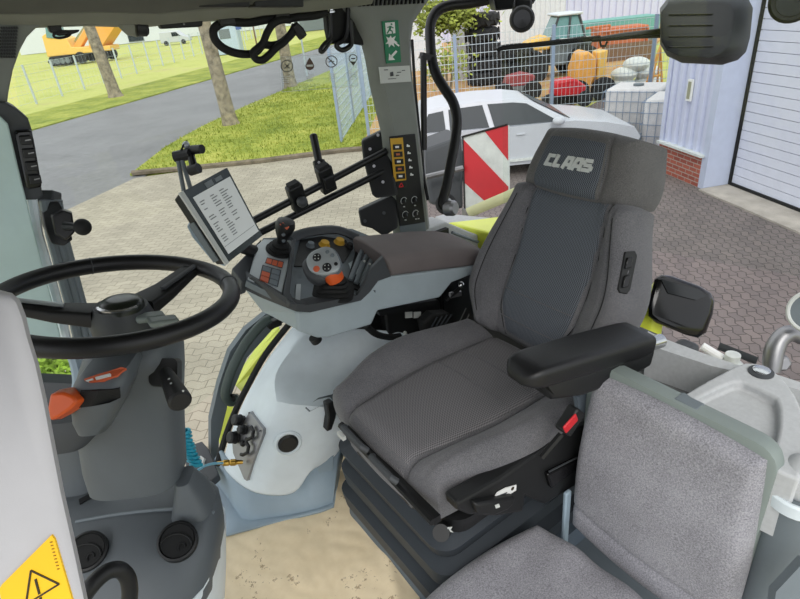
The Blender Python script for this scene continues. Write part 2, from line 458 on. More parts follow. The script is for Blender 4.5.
# ------------------------------------------------------------------ trees
def tree(px, py, r, lean, label, seed):
    rn = random.Random(seed); base = G0(px, py)-V((0, 0, .05))
    t = thing('tree', base, label, 'tree', None)
    path = [base+V((lean[0]*s, lean[1]*s, s)) for s in (0, .15, .4, 1, 2, 3.2, 4.5, 6)]
    MB().tube(path, [r*1.5, r*1.2, r*1.06, r, r*.95, r*.9, r*.84, r*.7], 14).build('trunk', 'bark', t, smooth=60)
    for k in range(5):
        p = path[-1]-V((0, 0, .25*k)); a = k*1.3
        e = p+V((math.cos(a)*1.5, math.sin(a)*1.5, 1.5))
        MB().tube([p, lerp(p, e, .5)+V((0, 0, .15)), e], [r*.4, r*.3, r*.15], 8).build('branch', 'bark', t)
    lb = MB()
    for k in range(500):
        a = rn.uniform(0, 6.28); rr = rn.uniform(0, 2.2); c = base+V((math.cos(a)*rr, math.sin(a)*rr, rn.uniform(6.2, 9)))
        x = V((rn.gauss(0, 1), rn.gauss(0, 1), rn.gauss(0, 1))).normalized(); y = x.orthogonal().normalized()
        lb.poly([c-x*.2, c-y*.1, c+x*.2, c+y*.1])
    lb.build('crown', 'leaf', t, smooth=0)
tree(116, 97, .30, (-.05, .02), 'leaning grey tree trunk on the far roadside verge before the orange machine', 1)
tree(231, 125, .235, (-.03, .0), 'thick grey-brown tree trunk, nearest the yard, left of the hanging cable loop', 2)
tree(291, 87, .26, (-.0, .0), 'tree trunk on the lawn behind the knotted cable and sign sticker', 3)

# ------------------------------------------------------------------ wire fence beyond the road
p1, p3 = G0(37, 104), G0(85, 89.5); st = (p3-p1)/2
t = thing('wire_fence', p1, 'long wire mesh fence on thin grey posts along the field beyond the road', 'fence')
for k in range(-3, 24):
    p = p1+st*k
    MB().cyl(p, p+V((0, 0, 2.0)), .06, n=8).build('post', 'fence_metal', t)
b = MB()
for z in (.15, .6, 1.05, 1.5, 1.95): b.tube([p1-st*3+V((0, 0, z)), p1+st*23+V((0, 0, z))], .008, 4)
for k in range(-18, 138): b.tube([p1+st*(k/6)+V((0, 0, .1)), p1+st*(k/6)+V((0, 0, 1.95))], .004, 3)
b.build('wire_mesh', 'fence_metal', t, smooth=0)

# mesh panel fences around the neighbouring yard
def panel_fence(A, dr, L, h, label, step=2.5, dens=.1, m='fence_metal', post=.04):
    t = thing('mesh_fence', A, label, 'fence')
    n = int(L/step)
    for k in range(n+1):
        p = A+dr*(k*step)
        MB().box(p+V((0, 0, h/2+.03)), (post*2, post*1.4, h+.06), ax=dr, ay=V((-dr.y, dr.x, 0))).build('post', 'post_blue', t, smooth=0)
    b = MB()
    for k in range(int(L/dens)):
        p = A+dr*(k*dens); b.tube([p+V((0, 0, .05)), p+V((0, 0, h))], .0045, 3)
    z = .1
    while z < h+.01:
        b.tube([A+V((0, 0, z)), A+dr*L+V((0, 0, z))], .009, 4); z += .2
    b.build('wire_panel', m, t, smooth=0)
panel_fence(fc, fdir, 40, 2.3, 'pale blue steel mesh fence running away beside the lawn and road', 2.5, .07, 'fence_blue', .05)
fcorner = fc+fx*.45
panel_fence(fc+fx*.75, fx, 12., 2.3, 'steel mesh fence behind the parked white car in front of the machinery', 2.38, .1)

# ------------------------------------------------------------------ far hall, excavator, van, signs on the left
def hall(name, A, L, dpt, h, m, label, roof=None, windows=()):
    t = thing(name, A, label, 'building')
    MB().box(A+RT*L/2+HD*dpt/2+V((0, 0, h/2)), (L, dpt, h), ax=RT, ay=HD).build('wall', m, t, smooth=0)
    MB().box(A+RT*L/2+HD*dpt/2+V((0, 0, h+.15)), (L+.6, dpt+.6, .3), ax=RT, ay=HD).build('roof', roof or 'mid_grey', t, smooth=0)
    for (x, z, w, hh) in windows:
        f = MB().box(A+RT*x+V((0, 0, z))-HD*.05, (w, .14, hh), ax=RT, ay=HD).build('window', 'mid_grey', t, smooth=0)
        MB().box(A+RT*x+V((0, 0, z))-HD*.11, (w-.2, .06, hh-.2), ax=RT, ay=HD).build('pane', 'car_glass', f, smooth=0)
    return t
A = D(20, 52, 110); A.z = 0
hall('industrial_hall', A, 62, 20, 9, 'hall_white', 'long pale grey industrial hall far beyond the field and orange machine', None, [(17, 3.2, 3, 1.6), (23, 1.8, 3, 3.2), (29, 3.6, 2.6, 1.2), (38, 3, 4, 1.6), (45, 3, 4, 1.6)])
A = D(96, 40, 104); A.z = 0
e = G0(88, 66); e.z = 0
# orange crawler machine
c0 = G0(46, 65); c1 = G0(118, 64); xd = V(((D(118, 60, 60)-D(46, 60, 60)))); xd.z = 0; xd.normalize(); yd = V((-xd.y, xd.x, 0))
B0 = D(47, 64, 62); B0.z = 0
def E(x, y, z): return B0+xd*x+yd*y+V((0, 0, z))
t = thing('excavator', E(4, 1, 0), 'orange-yellow construction machine with raised bucket parked on the field', 'excavator')
for y in (0, 2.2):
    tr = MB().prism([E(.1, y, .5), E(.5, y, .05), E(2.6, y, .05), E(3.0, y, .5), E(2.6, y, 1.0), E(.5, y, 1.0)], yd*.6).build('crawler_track', 'tyre', t, bevel=.05)
    for k in range(4): MB().lathe(E(.6+.6*k, y-.02, .5), yd, ((.01, 0), (.3, 0), (.3, .1), (.01, .1)), 12).build('roller', 'mid_grey', tr)
for x in (3.9, 6.3):
    for y in (0, 2.2): MB().lathe(E(x, y, .6), yd, ((.01, 0), (.55, 0), (.6, .08), (.6, .5), (.55, .58), (.01, .58)), 16).build('wheel', 'tyre', t)
MB().prism([E(.2, .2, 1.0), E(7.4, .2, 1.0), E(7.4, .2, 1.5), E(3.2, .2, 1.7), E(3.0, .2, 2.6), E(.9, .2, 3.3), E(.4, .2, 3.1)], yd*2.4).build('body', 'machine_yellow', t, bevel=.08)
MB().prism([E(.9, .1, 2.9), E(2.4, .1, 2.6), E(2.4, .1, 4.0), E(1.2, .1, 4.0)], yd*1.4).build('cab', 'cab_glass', t, bevel=.06)
MB().prism([E(3.0, .7, 1.6), E(3.7, .7, 1.4), E(6.6, .7, 4.0), E(6.4, .7, 4.6)], yd*.8).build('boom', 'machine_orange', t, bevel=.05)
MB().prism([E(5.2, .1, 1.5), E(6.3, .1, 1.2), E(9.0, .1, 3.5), E(8.7, .1, 4.5), E(7.4, .1, 4.1), E(5.4, .1, 2.6)], yd*2.6).build('bucket', 'machine_orange', t, bevel=.05)
MB().tube([E(3.3, 1.1, 2.2), E(5.6, 1.1, 4.2)], .1, 8).build('hydraulic_ram', 'chrome', t)
# white van
vb = D(162, 48, 84); vb.z = -.06
def Wv(x, y, z): return vb+RT*x+HD*y+V((0, 0, z))
t = thing('van', Wv(2, 1, 0), 'small white van parked far away in front of the grey hall', 'van')
MB().prism([Wv(0, 0, .35), Wv(4.3, 0, .35), Wv(4.3, 0, .95), Wv(3.4, 0, 1.15), Wv(2.7, 0, 1.85), Wv(.1, 0, 1.85)], HD*1.8).build('body', 'car_paint', t, bevel=.08)
MB().prism([Wv(1.9, -.03, 1.15), Wv(3.15, -.03, 1.15), Wv(2.6, -.03, 1.7), Wv(1.9, -.03, 1.7)], HD*1.86).build('window', 'car_glass', t, smooth=0)
for x in (.8, 3.4): MB().lathe(Wv(x, -.04, .33), HD, ((.01, 0), (.33, 0), (.33, .2), (.01, .2)), 14).build('wheel', 'tyre', t)
# blue notice board and poles by the far lawn
sb = G0(246, 52); sb = D(243, 50, 46); sb.z = 0
t = thing('notice_board', sb, 'blue notice board on two thin posts seen through the hanging cable loop', 'sign')
MB().box(sb+V((0, 0, 2.6)), (.55, .05, 1.0), ax=RT, ay=HD).build('board', mat('board_blue', (88, 108, 168), .5), t, smooth=0)
for s in (-.25, .25): MB().cyl(sb+RT*s, sb+RT*s+V((0, 0, 3.1)), .035, n=8).build('post', 'fence_metal', t)
pb = D(257, 46, 50); pb.z = 0
MB().tube([pb, pb+V((0, 0, 6))], .07, 8).build('pole', 'brown', label='thin brown wooden pole standing between blue notice board and cable knot', cat='pole')
pb = D(232, 50, 52); pb.z = 0
t = thing('site_cabin', pb-RT*.5, 'small pale blue cabin with window behind the fence, far left of blue board', 'cabin')
MB().box(pb+V((0, 0, 1.3))-RT*.3+HD*.8, (2.2, 1.6, 2.6), ax=RT, ay=HD).build('wall', 'fence_blue', t, smooth=0)
MB().box(pb+V((0, 0, 1.7))-RT*.35, (1.0, .06, .8), ax=RT, ay=HD).build('window', 'mid_grey', t, smooth=0)
lp = D(308, 80, 30); lp.z = 0
t = thing('lamp_post', lp, 'thin grey lamp post beside the road behind the sign sticker', 'lamp post')
MB().tube([lp, lp+V((0, 0, 7))], [.05, .035], 8).build('pole', 'fence_metal', t); MB().box(lp+V((0, 0, 7)), (.5, .15, .08), ax=RT, ay=HD).build('lamp_head', 'mid_grey', t)
A = D(296, 35, 80); A.z = 0
hall('industrial_hall', A, 30, 12, 5.2, 'mid_grey', 'dark grey flat hall across the end of the road', None, [(4, 3, 3, 1.2), (9, 3, 3, 1.2)])
# ------------------------------------------------------------------ hall on the right with roller door
WD = V((.42, .907, 0)).normalized(); ND = V((-WD.y, WD.x, 0))      # along the facade (away), outwards
HC = G0(698, 187)
def Hh(a, n, z): return HC+WD*a+ND*n+V((0, 0, z))
Lc = 1.17
b = MB(); k = 0; pts = []
x = 0.
while x < Lc-.01:      # corrugated cladding profile
    pts += [Hh(x, 0, 0), Hh(x+.07, 0, 0), Hh(x+.1, -.05, 0), Hh(x+.17, -.05, 0)]; x += .2
pts.append(Hh(Lc, 0, 0)); pts += [Hh(Lc, -.2, 0), Hh(0, -.2, 0)]
b.prism([p+V((0, 0, .55)) for p in pts], (0, 0, 7)); struct(b, 'wall_cladding', 'hall_blue', smooth=0)
b = MB(); b.box(Hh(Lc/2, -.08, .26), (Lc, .2, .52), ax=WD, ay=ND); struct(b, 'wall_plinth', 'brick', smooth=0)
b = MB(); b.box(Hh(Lc/2-.02, -.04, .535), (Lc+.06, .24, .04), ax=WD, ay=ND); struct(b, 'trim_20', 'dirty_white', smooth=0)
b = MB(); b.prism([Hh(0, .01, 0), Hh(-.14, .01, 0), Hh(-.14, -.52, 0), Hh(.0, -.52, 0)], (0, 0, 7.5)); struct(b, 'wall_pier', 'pillar_blue', smooth=0)
b = MB(); b.box(Hh(Lc, -3, 3.7), (.1, 6, 7.6), ax=WD, ay=ND); b.box(Hh(-8, -1.2, 3.7), (.1, 2, 7.6), ax=WD, ay=ND); struct(b, 'wall_side', 'hall_blue', smooth=0)
b = MB(); z = .06; Ld = 6.
while z < 4.4:
    b.box(Hh(-.2-Ld/2, -.49, z+.072), (Ld, .05, .136), ax=WD, ay=ND); z += .145
b.box(Hh(-.2-Ld/2, -.53, 2.25), (Ld, .05, 4.4), ax=WD, ay=ND)
struct(b, 'door_1', 'door_blue', smooth=0)
b = MB(); b.box(Hh(-.17, -.47, 2.25), (.05, .06, 4.5), ax=WD, ay=ND); b.box(Hh(-.2-Ld/2, -.465, .035), (Ld, .06, .07), ax=WD, ay=ND); struct(b, 'trim_21', 'black_rubber', smooth=0)
b = MB(); b.box(Hh(-4, -.5, 6.2), (8, .3, 3.4), ax=WD, ay=ND); struct(b, 'wall_front', 'hall_blue', smooth=0)
b = MB(); b.box(Hh(-.15-Ld/2, -.18, .0), (Ld, .56, .05), ax=WD, ay=ND); struct(b, 'threshold', 'concrete', smooth=0)
p = PP(691, 90, HC, ND)
t = thing('wall_sign', p, 'small upright grey plate with white frame on the corrugated wall', 'sign')
MB().box(p+ND*.02, (.12, .34, .03), ax=WD, ay=V((0, 0, 1))).build('frame', 'white', t, smooth=0)
MB().box(p+ND*.038, (.07, .27, .01), ax=WD, ay=V((0, 0, 1))).build('plate', mat('plate_olive', (150, 150, 128), .6), t, smooth=0)

# ------------------------------------------------------------------ parked white car
cr = G0(438, 185); cx = RT.copy(); cx = (Matrix.Rotation(math.radians(-1.5), 3, 'Z') @ cx); cy = V((-cx.y, cx.x, 0)); cr = cr+cx*.32
def Cc(x, y, z): return cr+cx*x+cy*y+V((0, 0, z))
t = thing('car', Cc(1.35, .85, 0), 'white estate car parked sideways in front of the mesh fence', 'car')
W = 1.78
def ring(pr, y): return [Cc(x, y, z) for x, z in pr]
arch = lambda xc: [(xc+.37*math.cos(a), .31+.37*math.sin(a)) for a in [PI-PI*i/8 for i in range(9)]]
low = [(-.85, .35), (-.5, .27)]+arch(0)+[(.4, .24), (2.3, .24)]+arch(2.7)+[(3.1, .25), (3.5, .3), (3.58, .55), (3.45, .74), (2.9, .88), (2.3, .97), (1.0, .96), (-.6, 1.0), (-.86, .92), (-.92, .6)]
b = MB(); rs = []
for y, s in ((0.03, .97), (.0, 1), (W, 1), (W-.03+.06, .97)):
    rs.append([Cc(1.3+(x-1.3)*s, y, .6+(z-.6)*s) for x, z in low])
rs[0] = [p+cy*-.03 for p in rs[0]]
b.loft(rs); b.build('body', 'car_paint', t, smooth=30)
gb = [(-.7, .97), (2.3, .95), (1.55, 1.36), (1.2, 1.43), (.6, 1.46), (-.1, 1.44), (-.5, 1.38)]
b = MB(); b.loft([[Cc(x, .06+max(0, z-.97)*.42, z) for x, z in gb], [Cc(x, W-.06-max(0, z-.97)*.42, z) for x, z in gb]]); b.build('roof', 'car_paint', t, smooth=20, bevel=.03)
def sidewin(pr, nm):
    a = [Cc(x, .06+(z-.97)*.42-.012, z) for x, z in pr]; MB().prism(a, cy*.01).build(nm, 'car_glass', t, smooth=0)
sidewin([(-.58, 1.01), (-.1, 1.0), (-.12, 1.35), (-.4, 1.32)], 'window')
sidewin([(-.02, 1.0), (.72, .99), (.62, 1.38), (-.02, 1.36)], 'window')
sidewin([(.82, .99), (2.02, .98), (1.45, 1.33), (1.2, 1.37), (.72, 1.385)], 'window')
wp = [Cc(2.25, .15, .985), Cc(1.57, .26, 1.345), Cc(1.57, W-.26, 1.345), Cc(2.25, W-.15, .985)]
MB().prism([p+cx*.012+V((0, 0, .016)) for p in wp], V((-.006, 0, -.01))).build('windscreen', 'car_glass', t, smooth=0)
m_ = MB(); m_.ball(Cc(1.98, -.12, 1.02), (.12, .09, .08), 8, ax=cx, ay=cy); m_.build('wing_mirror', 'car_paint', t)
MB().box(Cc(1.1, -.025, .34), (1.7, .03, .05), ax=cx, ay=cy).build('sill_strip', 'dirty_white', t, smooth=0)
for x in (0, 2.7):
    for y in (-.02, W-.2):
        w = MB().lathe(Cc(x, y, .32), cy, ((.2, .02), (.27, 0), (.32, .03), (.32, .19), (.27, .22), (.2, .2)), 24).build('wheel', 'tyre', t)
        r_ = MB(); r_.lathe(Cc(x, y+.03, .32), cy, ((.0, 0), (.05, -.01), (.06, .03), (.17, .04), (.21, .0), (.21, .03), (.0, .06)), 20)
        r_.build('rim', 'alloy', w)
for x in (.35, 1.3): MB().box(Cc(x, -.012, .82), (.16, .03, .025), ax=cx, ay=cy).build('door_handle', 'car_paint', t, bevel=.005)

# ------------------------------------------------------------------ machinery yard behind the fence
def frame(px, py, d, yaw=0, zs=1.):
    o = D(px, py, d); o.z = 0; R_ = Matrix.Rotation(math.radians(yaw), 3, 'Z'); a = R_ @ RT; c = R_ @ HD
    return lambda x, y, z: o+a*x+c*y+V((0, 0, z*zs)), a, c
# tyre stacks
def tyre_stack(px, py, d, n, where):
    f, a, c = frame(px, py, d)
    for k in range(n):
        off = V((random.uniform(-.05, .05), random.uniform(-.05, .05), 0)); hh = .5; z0 = k*hh
        p = f(0, 0, z0)+off
        b = MB(); b.lathe(p, (0, 0, 1), ((.34, .06), (.5, .02), (.6, .1), (.62, .25), (.6, .4), (.5, .48), (.34, .44), (.34, .06)), 26)
        for q in range(22):
            an = q*2*PI/22; dv = V((math.cos(an), math.sin(an), 0)); tv = V((-dv.y, dv.x, 0))
            b.box(p+dv*.625+V((0, 0, .15 if q % 2 else .33)), (.05, .1, .24), ax=dv, ay=(tv*.8+V((0, 0, .5 if q % 2 else -.5))).normalized())
        names = ['bottom', 'second lowest', 'middle', 'second highest', 'topmost']
        pos = 'topmost' if k == n-1 else names[k]
        b.build('tractor_tyre', 'tyre', smooth=30, label='black lugged tyre lying %s of %s' % (pos, where), cat='tyre', group='stacked tyres behind the fence')
tyre_stack(484, 76, 21.5, 5, 'the taller tyre stack')
tyre_stack(514, 83, 19.6, 3, 'the shorter tyre stack')
# pale panel beside tyres and low wall
f, a, c = frame(462, 72, 23)
MB().box(f(0, 0, 1.35), (.75, .3, 2.7), ax=a, ay=c).build('concrete_pillar', 'hall_white', smooth=0, label='pale grey flat pillar left of the tall tyre stack', cat='pillar')
f, a, c = frame(432, 60, 27)
MB().box(f(-.6, 0, 1.3), (2.2, .3, 2.6), ax=a, ay=c).build('yard_wall', 'hall_white', smooth=0, label='pale wall behind the fence under the overhanging leaves', cat='wall')
# back hall of light corrugated sheet
f, a, c = frame(560, 30, 40)
b = MB(); pts = []
for k in range(44): pts += [f(-9+k*.5, 0, 0), f(-9+k*.5+.2, 0, 0), f(-9+k*.5+.25, .12, 0), f(-9+k*.5+.45, .12, 0)]
pts += [f(13, 0, 0), f(13, 6, 0), f(-9, 6, 0)]
b.prism(pts, (0, 0, 8)); b.build('sheet_metal_hall', 'hall_blue', smooth=0, label='tall pale lilac corrugated hall behind tyres and machinery', cat='building')
f, a, c = frame(527, 40, 34)
b = MB(); pts = []
for k in range(14): pts += [f(-1.9+k*.3, 0, 0), f(-1.9+k*.3+.12, 0, 0), f(-1.9+k*.3+.16, .06, 0), f(-1.9+k*.3+.26, .06, 0)]
pts += [f(2.3, 0, 0), f(2.3, .4, 0), f(-1.9, .4, 0)]
b.prism(pts, (0, 0, 3.4)); b.build('container', 'hall_white', smooth=0, label='white corrugated container end between tyre stack and loader cab', cat='container')
# telehandler / loader
f, a, c = frame(558, 87, 21.2, 0, .76)
t = thing('wheel_loader', f(.3, 1, 0), 'yellow wheel loader with grey-green glazed cab behind the fence', 'loader')
MB().hull([f(-.35, 0, 1.75), f(.95, 0, 1.75), f(.95, 1.3, 1.75), f(-.35, 1.3, 1.75)], [f(-.02, .12, 2.75), f(.7, .12, 2.75), f(.7, 1.2, 2.75), f(-.02, 1.2, 2.75)]).build('cab', 'cab_glass', t, smooth=0, bevel=.05)
b = MB()
for p, q in (((-.35, 0, 1.7), (-.02, .1, 2.8)), ((.3, -.02, 1.7), (.4, .1, 2.8)), ((.95, 0, 1.7), (.7, .1, 2.8)), ((-.35, 0, 1.75), (.95, 0, 1.75))): b.tube([f(*p), f(*q)], .045, 6)
b.build('cab_frame', 'dark_grey', t)
MB().box(f(.35, .65, 2.82), (.95, 1.3, .09), ax=a, ay=c).build('cab_roof', 'hall_white', t, bevel=.05)
b = MB(); b.prism([f(-1.4, .1, 1.35), f(-.3, .1, 1.35), f(-.25, .1, 1.85), f(-.5, .1, 2.0), f(-.9, .1, 1.88), f(-1.4, .1, 1.55)], c*.9); b.build('bonnet', 'machine_yellow', t, bevel=.08)
MB().prism([f(-.3, .05, .6), f(1.0, .05, .6), f(1.3, .05, 1.72), f(-.3, .05, 1.72)], c*1.2).build('chassis', 'mid_grey', t, bevel=.04)
MB().prism([f(.0, -.3, 1.72), f(1.6, -.3, 1.6), f(1.6, -.3, 1.7), f(.0, -.3, 1.82)], c*.8).build('side_cover', 'dirty_white', t, bevel=.02)
for x in (-1.05, .9):
    for y in (-.25, 1.1):
        w = MB().lathe(f(x, y, .62), c, ((.3, .03), (.55, 0), (.62, .06), (.62, .4), (.55, .45), (.3, .42)), 24).build('wheel', 'tyre', t)
        MB().lathe(f(x, y+.03, .62), c, ((.01, 0), (.3, .03), (.3, .35), (.01, .38)), 16).build('rim', 'alloy', w)
f, a, c = frame(587, 93, 17.0, 0, .68)
t = thing('skip_loader', f(0, .5, 0), 'orange machine with upright curved body right of the glazed loader cab', 'machine')
MB().prism([f(-.35, 0, .5), f(.1, 0, .45), f(.25, 0, 1.0), f(.22, 0, 1.7), f(-.02, 0, 2.0), f(-.2, 0, 1.9), f(-.35, 0, 1.3)], c*.9).build('body', 'machine_orange', t, bevel=.06)
MB().prism([f(.3, .1, .5), f(.55, .1, .5), f(.6, .1, 1.95), f(.32, .1, 1.9)], c*.6).build('arm', 'machine_yellow', t, bevel=.04)
for x in (-.3, .5): MB().lathe(f(x, -.1, .35), c, ((.01, 0), (.35, 0), (.35, .25), (.01, .25)), 16).build('wheel', 'tyre', t)
f, a, c = frame(567, 109, 16.2)
t = thing('implement', f(0, .4, 0), 'red farm implement standing low behind the fence and car roof', 'implement')
MB().prism([f(-.4, 0, .35), f(.5, 0, .3), f(.55, 0, .55), f(.2, 0, .8), f(-.35, 0, .75)], c*.6).build('hood', 'red', t, bevel=.06)
MB().box(f(0, .3, .2), (1.2, .5, .2), ax=a, ay=c).build('chassis', 'black_metal', t)
for x in (-.5, .5): MB().lathe(f(x, -.05, .22), c, ((.01, 0), (.22, 0), (.22, .15), (.01, .15)), 14).build('wheel', 'tyre', t)
f, a, c = frame(520, 92, 18, 0, .8)
t = thing('implement', f(0, .3, 0), 'small dark trailer with red top in front of the shorter tyre stack', 'trailer')
MB().prism([f(-.5, 0, .5), f(.45, 0, .5), f(.5, 0, .85), f(.1, 0, 1.0), f(-.4, 0, .9)], c*.5).build('cover', mat('dull_red', (150, 70, 74), .6), t, bevel=.05)
MB().box(f(0, .3, .42), (1.1, .6, .15), ax=a, ay=c).build('chassis', 'mid_grey', t)
for x in (-.5, .4): MB().lathe(f(x, -.05, .3), c, ((.1, 0), (.3, 0), (.3, .2), (.1, .2)), 16).build('wheel', 'tyre', t)
# skip / container with orange frame
f, a, c = frame(622, 60, 24, 0, .62)
t = thing('container', f(0, 1, 0), 'long teal green container far behind the white tanks', 'container')
MB().box(f(0, 2.5, 1.85), (4.6, 1.5, .6), ax=a, ay=c).build('body', 'teal', t, smooth=0)
MB().box(f(0, 2.5, .77), (4.4, 1.4, 1.54), ax=a, ay=c).build('base', 'mid_grey', t, smooth=0)
f, a, c = frame(622, 60, 23.6, 0, .66)
t = thing('stillage', f(0, .6, 0), 'rusty orange steel rack with crates above the white tanks', 'rack')
MB().box(f(0, .6, 1.25), (2.0, 1.0, .9), ax=a, ay=c).build('crate', 'rust_orange', t, smooth=0)
MB().box(f(.2, .4, .4), (2.1, 1.0, .8), ax=a, ay=c).build('base', 'brown', t, smooth=0)
b = MB()
for x in (-1., 1.): b.tube([f(x, .05, 0), f(x, .05, 2.1 if x < 0 else 1.8)], .05, 6)
b.tube([f(-1.6, .05, 2.1), f(-.6, .05, 2.12)], .05, 6); b.tube([f(-1, .05, 1.8), f(1, .05, 1.85)], .05, 6); b.tube([f(-.6, .05, 2.12), f(-.6, .05, 1.2)], .04, 6)
b.build('rack_frame', 'rust_orange', t)
f, a, c = frame(640, 84, 17, 0, .7)
t = thing('pallet_load', f(0, .5, 0), 'pale bags stacked on a dark pallet between white tanks and rusty rack', 'bags')
MB().box(f(0, .4, .1), (1.6, .8, .16), ax=a, ay=c).build('pallet', 'brown', t, smooth=0)
for x, z in ((-.4, .45), (.4, .45), (-.35, .95), (.35, .95), (0, 1.4)): MB().ball(f(x, .4, z*.8), (.4, .4, .22), 8, ax=a, ay=c).build('bag', 'dirty_white', t)
f, a, c = frame(664, 70, 15.5, 0, .65)
t = thing('ladder_frame', f(0, .3, 0), 'yellow steel A-frame standing behind the right white tank', 'frame')
b = MB(); b.tube([f(-.3, .2, 0), f(-.08, .2, 2.2), f(.15, .2, 0)], .045, 6); b.tube([f(-.2, .2, 1), f(.03, .2, 1)], .03, 6); b.tube([f(-.3, .6, 0), f(-.08, .2, 2.2), f(.15, .6, 0)], .045, 6); b.build('frame', 'machine_orange', t)
# white tanks (caged)
def ibc(px, py, d, yaw, label):
    f, a, c = frame(px, py, d, yaw)
    t = thing('intermediate_bulk_container', f(0, .5, 0), label, 'tank', 'caged tanks by the hall')
    MB().box(f(0, .5, .62), (1.12, .94, .98), ax=a, ay=c).build('tank', 'ibc_white', t, bevel=.06)
    MB().cyl(f(0, .5, 1.1), f(0, .5, 1.15), .11).build('lid', 'mid_grey', t)
    MB().box(f(0, .5, .07), (1.2, 1.0, .13), ax=a, ay=c).build('pallet', 'mid_grey', t, smooth=0)
    b = MB()
    for z in (.2, .42, .64, .86, 1.06):
        b.tube([f(-.6, 0, z), f(.6, 0, z), f(.6, 1, z), f(-.6, 1, z)], .008, 5, closed=True)
    for k in range(9):
        x = -.6+.15*k; b.tube([f(x, 0, .13), f(x, 0, 1.08)], .006, 5); b.tube([f(x, 1, .13), f(x, 1, 1.08)], .006, 5)
    for k in range(7):
        y = 1/6*k; b.tube([f(-.6, y, .13), f(-.6, y, 1.08)], .006, 5); b.tube([f(.6, y, .13), f(.6, y, 1.08)], .006, 5)
    b.build('cage', 'post_blue', t)
ibc(668, 160, 11.05, -38, 'white caged liquid tank beside the hall corner, right of the fence post')
ibc(627, 143, 12.4, -38, 'white caged liquid tank left of the fence post, behind the headrest')
# overhanging leafy branches and bushes
def foliage(name, c, r, n, size, label, m, cat, seed, branch=None):
    rn = random.Random(seed); base = V((c.x, c.y, 0)); t = thing(name, base, label, cat)
    b = MB()
    for k in range(n):
        p = V((rn.gauss(0, 1), rn.gauss(0, 1), rn.gauss(0, 1))); p = V((p.x*r[0], p.y*r[1], p.z*r[2]))*.45+c
        if p.z < .05: p.z = .05+rn.random()*.2
        x = V((rn.gauss(0, 1), rn.gauss(0, 1), rn.gauss(0, 1))).normalized(); y = x.orthogonal().normalized()
        b.poly([p-x*size, p-y*size*.5, p+x*size, p+y*size*.5])
    b.build('leaves', m, t, smooth=0)
    s = MB()
    for q in (branch or [[base, c], [base, c+V((r[0]*.4, 0, 0))], [base, c-V((r[0]*.4, 0, 0))]]): s.tube(q, [.06]+[.03]*(len(q)-1), 6)
    s.build('stem', 'bark', t)
cc = D(447, 14, 20)
foliage('tree', cc, (1.35, 1.2, .62), 2600, .11, 'young tree with yellow-green leaves hanging over the fence beside the window tube', 'leaf_yellow', 'tree', 5, [[V((cc.x-3., cc.y+2.4, 0)), V((cc.x-2.8, cc.y+2.2, 2.2)), cc, cc+V((1, -.6, .1))]])
cc = D(446, 64, 17.5)
foliage('bush', cc, (.8, .8, .6), 420, .09, 'low light green bush at the foot of the fence left of the tyres', 'leaf_yellow', 'bush', 6)
# ------------------------------------------------------------------ cab shell
FZ = 1.80; RW = 1.75
# floor
b = MB(); b.prism([V((-.75, .1, FZ)), V((.05, .1, FZ)), V((1.35, .1, FZ)), V((1.35, 1.6, FZ)), V((.7, 1.62, FZ)), V((.3, 1.62, FZ)), V((-.75, 1.62, FZ))], (0, 0, -.12)); struct(b, 'floor', 'mid_grey', smooth=0)
# paper mat, slightly crumpled
A0, A1, A2, A3 = PZ(216, 539, FZ), PZ(345, 476, FZ), V((.84, 1.0, FZ)), V((-.10, .62, FZ))
A1 = PZ(337, 455, FZ); rn = random.Random(4)
import mathutils.noise as mn
def mat_fn(s, q):
    p = lerp(lerp(A0, A1, s), lerp(A3, A2, s), q)
    w = mn.noise(V((p.x*7, p.y*7, 1)))*.007+abs(mn.noise(V((p.x*16+p.y*5, p.y*11, 4))))*.006
    d = abs((p.x-p.y*.45)-(.06))                     # a long fold
    return p+V((0, 0, .012+w+.008*math.exp(-(d/.02)**2)))
b = MB(); b.grid(mat_fn, 90, 70)
m = M['m_paper']; t = NT(m); bs = t.b.inputs['Base Color'].links[0].from_socket
v = t.obj(); n1 = t.noise(v, 38, 4, .75); n2 = t.noise(v, 4.2, 2)
spot = t.math('MULTIPLY', t.math('GREATER_THAN', n1, .61), t.math('GREATER_THAN', n2, .53))
t.link(t.mix(t.math('MULTIPLY', spot, .55), bs, (128, 94, 58)), t.b.inputs['Base Color'])
b.build('paper_floor_mat', 'm_paper', smooth=60, solid=.004, label='crumpled brown paper floor mat with muddy spots, beside the seat base', cat='floor mat')

# headliner and right roof rail
b = MB(); b.box(V((.42, .93, 3.56)), (2.5, 1.7, .05)); struct(b, 'ceiling', 'roof_dark')
def rail_pt(px, py, v): return PYv(px, py, v)
rl = [(-40, 24), (40, 24), (100, 22), (160, 24), (200, 20), (260, 15), (330, 9), (372, 4)]
b = MB(); rings = []
for x, y in rl:
    p = PYv(x, y, 1.60); q = PYv(x, y-9, 1.60)
    rings.append([p, V((p.x, 1.80, p.z-.005)), V((p.x, 1.80, p.z+.12)), V((p.x, 1.58, p.z+.12)), V((p.x, 1.575, q.z))])
b.loft(rings); struct(b, 'trim_1', 'olive_trim', smooth=50)
b = MB(); rings = []
for x, y in rl:
    p = PYv(x, y-11, 1.53)
    rings.append([p, V((p.x, 1.585, p.z)), V((p.x, 1.60, 3.54)), V((p.x, 1.30, 3.54)), V((p.x, 1.42, p.z+.05))])
b.loft(rings); struct(b, 'trim_2', 'roof_dark', smooth=50)
